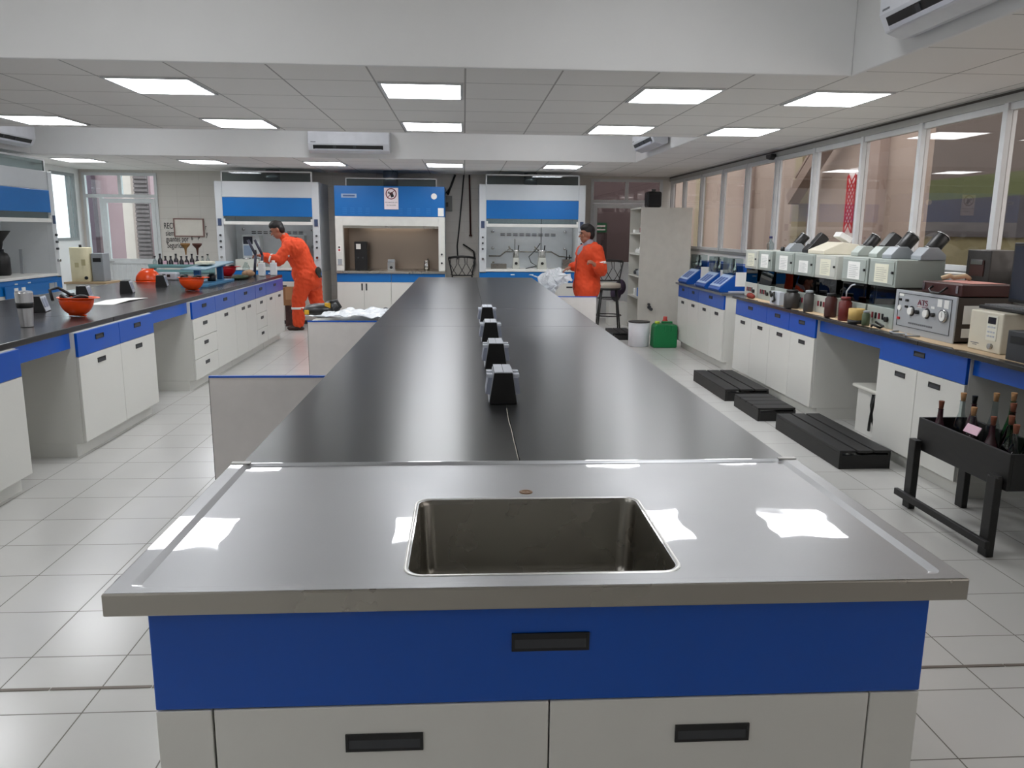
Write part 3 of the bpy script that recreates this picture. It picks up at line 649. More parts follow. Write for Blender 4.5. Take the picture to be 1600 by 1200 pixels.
fr.box(.20, W2-.14, .05, .06, 2.49, 2.502); fr.build('top_frame', ALU, t); MB().box(.21, W2-.15, .053, .056, 2.372, 2.49).build('top_screen', SASH, t)
MB().cyl((W2/2-.02, .5, 2.37), (W2/2-.02, .5, ZC-.002), .13, n=20).build('duct', CHROME, t)
hood_lamp(t, .4, 1.5, .25, 1.775, 7)
# no-phones sign
sg = thing('warning_sign', 'white no-phones sign with a dark red circle on the blue fume hood', 'sign', (-1.245, 13.982, 2.17))
MB().box(-.12, .12, -.002, .010, -.19, .17).build('board', mat('sign_white', (238, 226, 230), .5), sg)
r = MB(); n = 40; mr = mat('sign_red', (110, 30, 44), .5)
for i in range(n):
    a, b = 2*PI*i/n, 2*PI*(i+1)/n
    r.quad((.094*math.cos(a), -.0035, .07+.094*math.sin(a)), (.094*math.cos(b), -.0035, .07+.094*math.sin(b)), (.078*math.cos(b), -.0035, .07+.078*math.sin(b)), (.078*math.cos(a), -.0035, .07+.078*math.sin(a)))
r.build('ring', mr, sg)
MB().box(-.0055, .0055, -.0045, -.0038, -.085, .085, Matrix.Translation((0, 0, .07)) @ Matrix.Rotation(PI/4, 4, 'Y')).build('slash', mr, sg)
ph = MB(); Mp = Matrix.Translation((.005, 0, .06)) @ Matrix.Rotation(-.35, 4, 'Y'); ph.box(-.022, .03, -.003, -.0022, -.05, .035, Mp); ph.box(-.03, -.018, -.003, -.0022, .0, .065, Mp).box(-.05, -.02, -.003, -.0022, .03, .05, Mp).box(-.015, .02, -.0036, -.0031, .005, .028, Mp); ph.build('phone_pictogram', DINK, sg)
text('sign_text', 'PROHIBIDO EL USO', .024, DINK, sg, (0, -.003, -.075), (PI/2, 0, 0)); text('sign_text', 'DE CELULARES', .024, DINK, sg, (0, -.003, -.122), (PI/2, 0, 0))
# things in hood 2
def simple(name, label, cat, loc, mb, m, rz=0, bevel=0, group=None):
    o = mb.build(name, m, None, loc, rz, bevel); return tag(o, label, cat, group)
t = thing('black_instrument', 'tall black instrument box in the left of the blue fume hood', 'instrument', (-1.83, 14.42, .925))
MB().box(-.11, .11, -.1, .1, 0, .5).build('case', BLACK, t, bevel=.008); MB().box(-.08, .0, -.104, -.1, .37, .46).build('label', PAPER, t); MB().cyl((-.05, -.112, .22), (-.05, -.1, .22), .014).cyl((.03, -.112, .22), (.03, -.1, .22), .014).build('knob', RUB, t)
t = thing('silver_heater', 'small silver box with a round black knob inside the blue fume hood', 'heater', (-1.30, 14.38, .925))
MB().box(-.07, .07, -.06, .06, 0, .14).build('case', CHROME, t, bevel=.004); MB().box(-.06, .06, -.05, .05, .14, .19).build('plate', GREY, t, bevel=.008); MB().cyl((0, -.075, .05), (0, -.06, .05), .025).build('knob', BLACK, t)
t = thing('steel_canister', 'steel canister standing right inside the blue fume hood', 'canister', (-.67, 14.38, .925))
MB().lathe([(.05, 0), (.05, .1), (.045, .11), (.045, .16), (.05, .165), (.05, .175)]).build('body', CHROME, t); MB().cyl((.02, 0, .175), (.02, 0, .21), .008).build('valve', BLACK, t)

# things in hood 3: three cup testers
def tester(label, loc, s=1.0, rod=.35):
    t = thing('flash_point_tester', label, 'tester', loc, 0)
    MB().box(-.075*s, .075*s, -.09, .09, 0, .02).prism([(-.07*s, .02), (.07*s, .02), (.055*s, .2), (-.055*s, .2)], 'y', -.08, .08).build('base', APPW, t, bevel=.004)
    MB().cyl((0, -.1, .1), (0, -.08, .1), .026).build('knob', BLACK, t); MB().lathe([(.055*s, .2), (.06*s, .2), (.06*s, .3), (.075*s, .31), (.075*s, .33), (.02, .34)], n=18).build('cup', CHROME, t)
    MB().cyl((-.02, 0, .33), (-.02, 0, .33+rod), .006).cyl((.04, 0, .33), (.05, 0, .42), .01).build('thermometer', BLACK, t)
    MB().tube([(-.06, 0, .33), (-.12, -.02, .36), (-.15, 0, .33)], .01).cyl((-.1, 0, .34), (-.13, 0, .40), .015).build('gas_arm', STEELD, t)
    return t
tester('left steel cup tester in the fume hood behind the standing man', (.93, 14.35, .965), .9, .2)
tester('middle steel cup tester with a tall black rod in the same hood', (1.28+.12, 14.35, .965), 1.15, .62)
t = thing('metal_beaker_bath', 'square steel bath with a black probe behind the standing man', 'bath', (1.86, 14.45, .965))
MB().box(-.08, .08, -.08, .08, 0, .17).build('bath', STEELD, t, bevel=.004); MB().cyl((0, 0, .17), (0, 0, .34), .008).cyl((0, 0, .17), (0, 0, .22), .016).cyl((.05, 0, .17), (.05, 0, .25), .01).build('probe', BLACK, t)
simple('steel_tray', 'low dark steel tray at the left of the hood behind the standing man', 'tray', (.62, 14.35, .965), MB().box(-.14, .14, -.08, .08, 0, .09).cyl((-.1, -.09, .1), (-.1, -.09, .13), .02), STEELD, bevel=.004)
simple('black_cable', 'black cable hanging down in the hood behind the standing man', 'cable', (0, 0, 0), MB().tube([(1.36, 14.3, 1.42), (1.28, 14.3, 1.3), (1.16, 14.3, 1.18), (1.2, 14.28, 1.08), (1.3, 14.25, 1.02), (1.1, 14.22, .975)], .008), BLACK)
simple('silver_hose', 'grey pipe running across the back of the hood behind the standing man', 'pipe', (0, 0, 0), MB().tube([(.45, 14.66, 1.18), (.66, 14.66, 1.18), (.76, 14.66, 1.26), (1.6, 14.66, 1.26), (1.75, 14.66, 1.18), (1.98, 14.66, 1.16)], .012), STEELD)
# things in hood 1
def analyser(label, loc, s=1):
    t = thing('analyser', label, 'analyser', loc, 0, 'pale analysers in the hood behind the bending man')
    MB().box(-.2, .2, -.18, .2, 0, .14).build('base', APPW, t, bevel=.006); MB().box(-.1, .2, -.05, .2, .141, .56).build('tower', mat('analyser_grey', (182, 188, 190), .4), t, bevel=.01)
    MB().box(-.08, .08, -.056, -.05, .40, .53).build('screen', mat('dark_screen', (20, 24, 40), .2), t); MB().box(-.08, .06, -.056, -.05, .2, .38).build('keypad', mat('keypad_blue', (120, 138, 160), .4), t)
    MB().cyl((-.02, -.11, .141), (-.02, -.11, .165), .07).build('heating_plate', CHROME, t); MB().cyl((.13, -.09, .18), (.13, -.09, .3), .018).cyl((.08, -.1, .2), (.18, -.1, .2), .012).build('clamp', BLACK, t); return t
analyser('pale analyser with a dark screen, left inside the hood behind the bending man', (-3.78, 14.35, .966))
analyser('pale analyser mostly hidden by the raised arm of the bending man', (-3.02, 14.4, .966))
# black jug and funnel in the left hood
t = thing('black_jug', 'big black jug with a handle in the left wall fume hood', 'jug', (-6.42, 11.48, .966))
MB().lathe([(.10, 0), (.115, .02), (.115, .24), (.09, .3), (.05, .32), (.05, .36)]).build('body', BLACK, t); MB().tube([(0, -.11, .28), (0, -.17, .3), (0, -.18, .18), (0, -.115, .1)], .014).build('handle', BLACK, t)
simple('black_funnel', 'wide black funnel set in the neck of the black jug', 'funnel', (-6.42, 11.48, 1.327), MB().lathe([(.03, 0), (.045, .06), (.05, .1), (.15, .24), (.155, .25), (.145, .25), (.04, .1), (.02, .0)], cap=False), BLACK)
simple('brown_bottle', 'dark brown bottle left of the black jug', 'bottle', (-6.42, 11.15, .966), MB().lathe([(.06, 0), (.065, .01), (.065, .24), (.03, .3), (.03, .33)]), BROWNG)
simple('leaning_metal_plate', 'thin grey plate leaning on the right wall of the left hood', 'plate', (-6.40, 11.95, .966), MB().box(-.02, .02, -.01, .01, 0, .35, Matrix.Rotation(-.06, 4, 'X')), GREY)
# ------------------------------------------------------------------ instruments on the right bench
def viewer(label, loc, body, drum, rz=0, s=1.0, grp='round lamp housings on the testers', square=False):
    t = thing('lamp_housing', label, 'lamp housing', loc, rz, grp)
    MB().prism([(-.10*s, 0), (.11*s, 0), (.11*s, .04*s), (.04*s, .10*s), (-.04*s, .10*s), (-.10*s, .035*s)], 'y', -.075*s, .075*s).build('base', body, t, bevel=.005)
    a = Vector((.02, 0, .075))*s; b = Vector((.11, 0, .185))*s; m = MB()
    if square:
        M = Matrix.Translation((a+b)/2) @ Matrix.Rotation(.68, 4, 'Y'); m.box(-.055*s, .055*s, -.055*s, .055*s, -.075*s, .075*s, M)
    else: m.cyl(a, b, .058*s, .058*s, 24)
    m.build('drum', drum, t, bevel=.004); d = (b-a).normalized()
    r = MB(); r.cyl(b+d*.0005, b+d*.008, .060*s, .060*s, 24).cyl(a-d*.006, a-d*.0005, .06*s, .06*s, 24); r.build('rim', CHROME if not square else BLACK, t)
    return t
def tester_cabinet(label, y1, wd, apron, paper=PAPER, bodym=APPG, window=SMOKE, ph=.14, depth=.34):
    """tall three-storey tester: switch box, dark chamber, head with a data sheet; front faces -x"""
    t = thing('distillation_tester', label, 'tester', (3.19, y1, .943), -PI/2, 'grey testers in a row on the right bench')
    w_ = wd
    MB().box(0, w_, 0, depth, 0, .155).build('switch_box', bodym, t, bevel=.004)
    for k in range(4):
        x = w_*(.22+.13*k); MB().box(x, x+.018, -.008, 0, .06, .105).build('switch', MAROON if k % 2 == 0 else BLACK, t)
    MB().cyl((w_*.8, -.02, .07), (w_*.8, 0, .07), .02).build('dial', BLACK, t)
    c = MB(); c.box(0, .012, .06, depth, .156, .31).box(w_-.012, w_, .06, depth, .156, .31).box(.012, w_-.012, depth-.012, depth, .156, .31); c.build('chamber', mat('chamber_dark', (52, 50, 46), .5), t)
    g = MB(); z0, z1 = .156, .305
    g.prism([(0.0 if apron else .004, z0), (.004 if apron else .008, z0), (.034 if apron else .008, z1), (.03 if apron else .004, z1)], 'x', .013, w_-.013); g.build('window', window, t)
    fl = MB().lathe([(.03, 0), (.05, .03), (.045, .06), (.015, .09), (.015, .13)], (w_*.5, depth*.55, .157), 14); fl.build('inner_flask', CHROME, t)
    MB().box(-.002, w_+.002, -.012, depth, .311, .515).build('head', bodym, t, bevel=.006)
    f = MB(); f.box(.02, w_-.02, -.018, -.012, .33, .50); f.build('head_door', bodym, t, bevel=.003)
    MB().cyl((w_-.03, -.03, .42), (w_-.03, -.018, .42), .01).build('latch', BLACK, t)
    p = MB(); px = w_*.5; pw = min(.1, w_*.3); p.box(px-pw, px+pw, -.0195, -.018, .34, .34+ph); sh = p.build('data_sheet', paper, t)
    q = MB()
    for k in range(7): q.box(px-pw*.75, px+pw*(.75 if k % 3 else .4), -.0202, -.0196, .34+ph*(.12+.11*k), .34+ph*(.135+.11*k))
    tag(q.build('print_lines', INK, sh), kind='stuff')
    return t
cream_p = mat('cream_paper', (224, 222, 202), .8)
tester_cabinet('farthest grey tester on the right bench, beside the blue shakers', 8.86, .37, False, cream_p, APPW)
tester_cabinet('grey tester with a sloping smoked cover, second from the blue shakers', 8.45, .36, True)
tester_cabinet('grey tester with a dark open chamber, third from the blue shakers', 7.99, .45, False)
tester_cabinet('grey tester with a wide sloping smoked cover and half-height sheet, mid row', 7.51, .43, True, ph=.11)
tester_cabinet('pale tester with a cream data sheet, behind the brown jars', 7.05, .42, False, cream_p, APPW)
tester_cabinet('grey tester with a white sheet on its head, behind the yellow tin', 6.53, .42, False)
tester_cabinet('nearest and largest grey tester with a lit open chamber beside the silver tester with dials', 6.08, .39, False, cream_p, APPG, CLEAR, depth=.36)
ZT1 = .943+.516
v0 = viewer('grey lamp housing with a blue tag on its black drum, farthest on the testers', (3.38, 8.0, ZT1), GREY, BLACK, 0, .85)
viewer('all-black lamp housing on the testers, second from the far end', (3.40, 7.62, ZT1), BLACK, BLACK, 0, .85, square=True)
bx = thing('beige_desk_instrument', 'low beige wedge instrument with a display on the testers', 'instrument', (3.38, 7.16, ZT1))
MB().prism([(-.16, 0), (.16, 0), (.16, .09), (.02, .11), (-.16, .035)], 'y', -.17, .17).build('case', BEIGE, bx, bevel=.006); MB().box(-.06, .06, -.05, .08, 0, .05, Matrix.Translation((.08, 0, .13)) @ Matrix.Rotation(.5, 4, 'Y')).build('display_hood', mat('hood_white', (226, 226, 224), .4), bx, bevel=.004)
viewer('beige-grey lamp housing with a white patch on its drum, above the brown jars', (3.42, 6.66, ZT1), APPG, BLACK, 0, .85)
viewer('grey lamp housing with a square black head and hanging strap', (3.38, 6.27, ZT1), APPG, BLACK, 0, .88, square=True)
viewer('large grey lamp housing with a shiny black drum on a round foot', (3.33, 5.955, ZT1), GREY, BLACK, 0, .92)
viewer('large grey lamp housing with a shiny black drum, nearest of all on the testers', (3.44, 5.745, ZT1), GREY, BLACK, 0, .92)
b = thing('small_clear_bottle', 'small clear bottle with a dark blue cap on the far tester', 'bottle', (3.36, 8.62, ZT1))
MB().lathe([(.035, 0), (.038, .01), (.038, .07), (.015, .10), (.015, .125)]).build('body', CLEAR, b); MB().lathe([(.018, .126), (.018, .15)]).build('cap', mat('navy_cap', (30, 30, 80), .4), b)
simple('small_black_pot', 'tiny black pot on top of the second far tester', 'pot', (3.34, 8.22, ZT1), MB().lathe([(.02, 0), (.026, .01), (.02, .04), (.008, .045)]), BLACK)
# silver tester with dials and a maroon mark
t = thing('dial_tester', 'silver tester with two dials, a gauge and a maroon logo on the right bench', 'tester', (3.19, 5.68, .943), -PI/2)
MB().box(0, .735, .012, .37, .012, .30).build('case', mat('dark_brown_case', (66, 58, 52), .5), t, bevel=.004)
fp = MB().box(0, .735, 0, .0118, .0, .305).build('front_panel', mat('silver_panel', (176, 180, 184), .35, .2), t, bevel=.003)
fm = MB(); fm.box(.045, .69, -.003, 0, .045, .048).box(.045, .69, -.003, 0, .281, .284).box(.045, .048, -.003, 0, .048, .281).box(.687, .69, -.003, 0, .048, .281); fm.build('panel_outline', DINK, fp)
text('logo', 'ATS', .055, MAROON, fp, (.36, -.004, .232), (PI/2, 0, 0), sx=1.3); MB().box(.29, .43, -.004, -.002, .203, .206).build('logo_underline', MAROON, fp)
for x in (.23, .42):
    k = MB().cyl((x, -.004, .165), (x, 0, .165), .036, n=28).build('dial_ring', BLACK, fp); MB().cyl((x, -.022, .165), (x, -.0045, .165), .026, n=24).build('dial_knob', PAPER, k)
for x in (.31, .50): MB().cyl((x, -.02, .165), (x, 0, .165), .015).build('knob', BLACK, fp)
g_ = MB().cyl((.62, -.02, .17), (.62, 0, .17), .042, n=28).build('gauge', CHROME, fp); MB().cyl((.62, -.0215, .17), (.62, -.0205, .17), .034, n=28).build('gauge_face', PAPER, g_); MB().box(.618, .622, -.0225, -.0218, .16, .195, None).build('needle', BLACK, g_)
for x, z, m_ in ((.07, .235, BLACK), (.16, .235, BLACK), (.16, .19, BLACK), (.07, .10, RED)): MB().box(x-.016, x+.016, -.008, 0, z-.008, z+.008).build('switch', m_, fp)
MB().cyl((.075, -.01, .175), (.075, 0, .175), .02).build('meter', PAPER, fp); MB().box(.05, .11, -.002, 0, .262, .278).box(.53, .58, -.002, 0, .225, .275).box(.605, .655, -.002, 0, .22, .275).box(.30, .35, -.002, 0, .196, .212).box(.46, .50, -.002, 0, .205, .22).build('label_sticker', PAPER, fp)
q = MB()
for i in range(12): q.box(.20+i*.025, .22+i*.025, -.002, -.0005, .072, .084)
tag(q.build('name_print', INK, fp), kind='stuff')
MB().box(.738, .739, .05, .2, .13, .25).box(.738, .739, .05, .16, .04, .10).build('side_label', PAPER, t)
# briefcase-like box on the silver tester
t = thing('brown_case', 'flat dark brown instrument case lying on the silver tester with dials', 'case', (3.215, 5.40, 1.249), -PI/2)
MB().box(0, .46, 0, .36, 0, .08).build('case_body', BROWNG, t, bevel=.008)
for x in (.03, .41): MB().box(x-.012, x+.012, -.006, 0, .02, .07).build('clasp', CHROME, t)
MB().tube([(.14, -.005, .05), (.14, -.03, .03), (.17, -.035, .01), (.27, -.035, .01), (.30, -.03, .03), (.30, -.005, .05)], .008).build('handle', BLACK, t)
simple('pink_sheet', 'creased pink and brown sheet lying on the brown instrument case', 'sheet', (3.38, 5.17, 1.3305), MB().prism([(-.08, -.2), (.16, -.18), (.15, .17), (.02, .22), (-.09, .12)], 'z', 0, .002), mat('faded_pink', (196, 140, 130), .8))
simple('rag', 'crumpled tan rag on the brown case beside the pink sheet', 'rag', (3.42, 5.33, 1.335), MB().tube([(-.08, .05, .01), (-.04, .02, .03), (0, .04, .015), (.05, -.02, .03), (.09, .0, .01)], .016), KRAFT)
# metal box furnace behind
t = thing('metal_viewer_box', 'worn metal box with a window standing behind the brown case', 'instrument', (3.585, 5.50, .943), -PI/2)
MB().box(0, .26, 0, .2, 0, .60).build('case', mat('worn_dark_metal', (70, 68, 66), .4, .6, noise_scale=12, rough_noise=.2), t, bevel=.006); w_ = MB().box(.05, .2, -.006, 0, .42, .53).build('window_recess', mat('brown_recess', (60, 34, 30), .4), t)
MB().box(.06, .19, -.01, -.006, .50, .535).build('window_bar', CHROME, w_)
simple('white_carton', 'small white carton by the window beside the worn metal box', 'carton', (3.68, 5.80, .943), MB().box(-.08, .08, -.1, .1, 0, .42), PAPER, bevel=.003)
# beige digital box
t = thing('beige_control_box', 'beige control box with a dark display at the right edge of the bench', 'instrument', (3.19, 4.79, .943), -PI/2)
MB().box(0, .31, 0, .33, 0, .245).build('case', BEIGE, t, bevel=.008)
p = MB().box(.17, .265, -.003, 0, .075, .225).build('key_panel', mat('key_panel', (230, 228, 214), .4), t); MB().box(.18, .25, -.005, -.003, .175, .215).build('display', mat('dark_display', (24, 20, 22), .2), p)
for z in (.10, .125, .155):
    for x in (.19, .215, .24): MB().box(x-.008, x+.008, -.005, -.003, z-.005, z+.005).build('key', LGREY, p)
MB().cyl((.225, -.016, .04), (.225, 0, .04), .017).build('knob', CHROME, t); MB().box(.03, .11, -.001, 0, .04, .045).box(.05, .09, -.001, 0, .03, .034).build('name_print', INK, t)
t = thing('keyboard', 'dark keyboard lying on the beige control box', 'keyboard', (3.36, 4.62, 1.19)); MB().box(-.09, .09, -.22, .22, 0, .022).build('base', BLACK, t, bevel=.004)
kk = MB()
for i in range(5):
    for j in range(16): kk.box(-.07+i*.028, -.048+i*.028, -.2+j*.025, -.18+j*.025, .0225, .03)
tag(kk.build('keys', mat('key_grey', (120, 122, 124), .5), t), kind='stuff')
# monitor and tower
t = thing('monitor', 'black flat monitor at the right edge of the photo', 'monitor', (3.33, 4.40, .943), -PI/2-.1)
MB().box(-.31, .23, 0, .03, .30, .66).build('frame', BLACK, t, bevel=.006); MB().box(-.29, .21, -.002, 0, .32, .64).build('screen', mat('monitor_screen', (44, 50, 62), .25), t)
MB().box(-.02, .02, .031, .05, .1, .5).prism([(-.05, .025), (.05, .025), (.05, .16), (-.05, .16)], 'z', 0, .02).box(-.02, .02, .031, .05, .02, .1).build('stand', BLACK, t)
t = thing('computer_tower', 'dark grey computer case below the monitor at the right edge', 'computer', (3.12, 4.33, .943), -PI/2)
MB().box(0, .35, 0, .2, 0, .17).build('case', RUB, t, bevel=.004); MB().box(.03, .3, -.004, 0, .1, .14).build('drive_bay', BLACK, t)
# small things before the testers
t = thing('grey_box_cable', 'small light grey box with a coiled black cable before the third tester', 'box', (3.12, 7.72, .943)); MB().box(-.03, .03, -.12, .12, 0, .13).build('case', LGREY, t, bevel=.004); MB().tube([(-.04, .1, .12), (-.05, .04, .08), (-.05, -.02, .12), (-.05, -.05, .05), (-.04, .02, .03)], .012).build('cable', BLACK, t)
simple('red_lump', 'crumpled dark red cloth on the brown paper by the farthest tester', 'cloth', (3.11, 8.45, .943), MB().ell((0, 0, .03), (.035, .07, .03)).ell((.01, .05, .03), (.03, .05, .027)).ell((0, -.06, .025), (.03, .04, .025)), mat('brick_cloth', (120, 44, 34), .9, bump=.01, bump_scale=40))
def jar(label, loc, r, h, m_, lidm, name='jar', pipe=False):
    t = thing(name, label, 'jar', loc); MB().lathe([(r*.9, 0), (r, .01), (r, h*.78), (r*.7, h*.88), (r*.7, h*.9)]).build('body', m_, t); MB().lathe([(r*.76, h*.902), (r*.76, h), (r*.7, h+.004)]).build('lid', lidm, t)
    if pipe: MB().tube([(0, 0, h), (0, 0, h+.05), (.02, -.03, h+.1), (.03, -.07, h+.11)], .006).build('tube', LGREY, t)
    return t
jar('tall dark brown jar in front of the pale tester with the cream sheet', (3.12, 6.56, .943), .05, .20, BROWNG, BLACK)
jar('reddish brown jar with a white bent tube, right of the dark brown jar', (3.12, 6.30, .943), .052, .19, mat('red_brown_jar', (96, 30, 26), .3), mat('red_lid', (110, 36, 34), .4), pipe=True)
t = thing('yellow_tin', 'round yellow-tan tin with a dark base at the edge of the right bench', 'tin', (3.118, 6.10, .943)); MB().lathe([(.062, .03), (.062, .115), (.058, .118)]).build('body', mat('tan_tin', (196, 164, 96), .5), t); MB().lathe([(.064, 0), (.064, .029)]).build('base_ring', BLACK, t)
jar('dark flask jar standing by the fourth tester', (3.13, 7.02, .943), .045, .19, mat('grey_jar', (62, 58, 56), .3), GREY)
jar('wide dark bucket-like jar below the sloping cover of the fourth tester', (3.11, 7.35, .943), .072, .17, mat('charcoal_jar', (48, 44, 42), .35), BLACK, 'wide_jar')
jar('green-grey little jar before the nearest tester', (3.13, 5.97, .943), .03, .11, mat('olive_jar', (74, 86, 62), .35), GREY)
simple('black_cable_coil', 'small coil of dark cable on the brown paper before the nearest tester', 'cable', (3.13, 5.76, .943), MB().tube([(-.03, .06, .012), (-.05, 0, .03), (-.02, -.05, .012), (.02, -.02, .02), (0, .04, .04), (-.03, .0, .05)], .009), BLACK)
simple('grey_cable', 'thin grey cable looping under the front of the silver tester with dials', 'cable', (3.12, 5.4, .945), MB().tube([(.06, .18, .004), (-.02, .15, .004), (-.045, .05, .004), (.02, 0, .004), (-.03, -.07, .004), (.05, -.12, .004)], .006), GREY)
# blue shakers
def shaker(label, y1):
    t = thing('blue_shaker', label, 'shaker', (3.05, y1, .936), -PI/2, 'blue wedge-shaped shakers'); W_ = .42
    MB().prism([(0, .025), (.02, 0.0), (.55, 0.0), (.55, .26), (.30, .26), (.30, .17), (.20, .17), (.02, .05)], 'x', 0, W_).build('body', SBLUE, t, bevel=.004)
    M = Matrix.Translation((0, .02, .052)) @ Matrix.Rotation(math.atan2(.12, .18), 4, 'X'); MB().box(.02, W_-.02, 0, .20, .002, .006, M).build('key_panel', mat('panel_pale_blue', (176, 196, 228), .4), t)
    for k in range(3): MB().box(.07+k*.1, .14+k*.1, .03, .15, .0065, .0085, M).build('key_block', mat('key_block_blue', (60, 92, 160), .4), t)
    c = MB(); c.box(.02, .026, .17, .29, .171, .33).box(W_-.026, W_-.02, .17, .29, .171, .33).box(.026, W_-.026, .17, .176, .171, .33).box(.02, W_-.02, .17, .29, .331, .336); c.build('clear_cover', CLEAR, t)
    for x in (.12, .3): MB().lathe([(.03, 0), (.03, .05), (.008, .09), (.006, .14)], (x, .23, .172), 12).build('cell', CHROME, t)
    MB().cyl((.2, .24, .2), (.2, .24, .33), .014).build('plunger', BLACK, t); MB().box(W_, W_+.002, .2, .33, .06, .20).build('side_sheet', PAPER, t); MB().box(W_, W_+.012, .12, .50, -.001, .012).build('side_foot', LGREY, t)
    return t
s0 = shaker('nearest of the three blue wedge shakers, with a white sheet on its side', 9.78); s0.scale.z = 1.2
dup(s0, (3.05, 10.36, .936), label='middle one of the three blue wedge shakers'); dup(s0, (3.05, 11.2, .936), label='farthest of the three blue wedge shakers, beside the white bookcase')
simple('black_bottle', 'slim black bottle on the blue shaker top by the window', 'bottle', (3.56, 9.6, .936+.313), MB().lathe([(.03, 0), (.03, .12), (.012, .16), (.012, .2)]), BLACK)
# ------------------------------------------------------------------ rack of corked bottles
t = thing('bottle_rack', 'black wooden trough on legs full of corked bottles, bottom right', 'rack', (2.75, 4.1, 0))
m = MB(); m.box(0, .018, -.42, .40, .365, .56).box(.29, .308, -.42, .40, .365, .56).box(.018, .29, -.42, -.402, .365, .56).box(.018, .29, .382, .40, .365, .56).box(.018, .29, -.402, .382, .365, .383); m.build('trough', BWOOD, t, bevel=.003)
for x in (-.028, .299):
    for y in (-.40, .33): MB().box(x-.021 if x < 0 else .286, x+.021 if x < 0 else .325, y, y+.07, .0, .43 if x < 0 else .364).build('leg', BWOOD, t, bevel=.004)
MB().box(-.075, -.05, -.42, .46, .055, .095).build('foot_rail', BWOOD, t, bevel=.003)
MB().box(-.049, -.03, -.42, -.35, .43, .445).build('batten', BWOOD, t)
def bottle(label, x, y, m_, h=.24, r=.042, sh=.0, cork=CORK):
    b = thing('corked_bottle', label, 'bottle', (x, y, .3845), random.uniform(0, 6), 'corked bottles in the black rack')
    MB().lathe([(r*.9, 0), (r, .008), (r, h*.5), (r*.75, h*.62), (.016, h*.8), (.014, h), (.017, h+.004)]).build('body', m_, b)
    MB().lathe([(.012, h+.005), (.016, h+.05), (.015, h+.052)], n=12).build('cork', cork, b); return b
PUR = mat('purple_brown_glass', (64, 36, 44), .2)
DCORK = mat('brown_cork', (120, 70, 50), .9)
for k, (x, y, m_, h, ck, lb) in enumerate([(2.83, 4.42, PUR, .19, DCORK, 'dark maroon bottle, farthest in the black rack'), (2.86, 4.27, CLEAR, .27, CORK, 'tall clear bottle second from the far end of the black rack'), (2.97, 4.33, PUR, .24, BLACK, 'dark bottle with a black stopper at the back of the rack'),
        (2.83, 4.12, CLEAR, .22, CORK, 'squat clear bottle with a pale cork beside the pink label'), (2.95, 4.12, CLEAR, .30, CORK, 'tall clear bottle with a pale cork in the middle of the rack'), (2.985, 4.03, GREENG, .32, CORK, 'tallest green bottle at the back of the rack'),
        (2.85, 3.98, PUR, .20, DCORK, 'small dark bottle behind the pink label'), (2.93, 3.95, ROSEG, .28, DCORK, 'rosy bottle with a brown cork behind the green bottle'), (2.87, 3.87, GREENG, .23, DCORK, 'bright green short bottle at the front of the rack'),
        (2.985, 3.765, ROSEG, .28, DCORK, 'pinkish bottle at the right of the rack'), (2.82, 3.76, CLEAR, .21, DCORK, 'clear bottle with a dark cork near the end of the rack'), (2.985, 3.865, GREENG, .20, CORK, 'green bottle at the back right of the black rack'), (2.91, 3.79, CLEAR, .17, CORK, 'low clear bottle squeezed in the right of the black rack')]):
    if lb: bottle(lb, x, y, m_, h+.05, .042, 0, ck)
simple('pink_label_card', 'pale pink card on the front bottles of the black rack', 'card', (2.785, 4.06, .575), MB().box(-.004, .0, -.06, .06, -.005, .045, Matrix.Rotation(.5, 4, 'Y')), PINK)
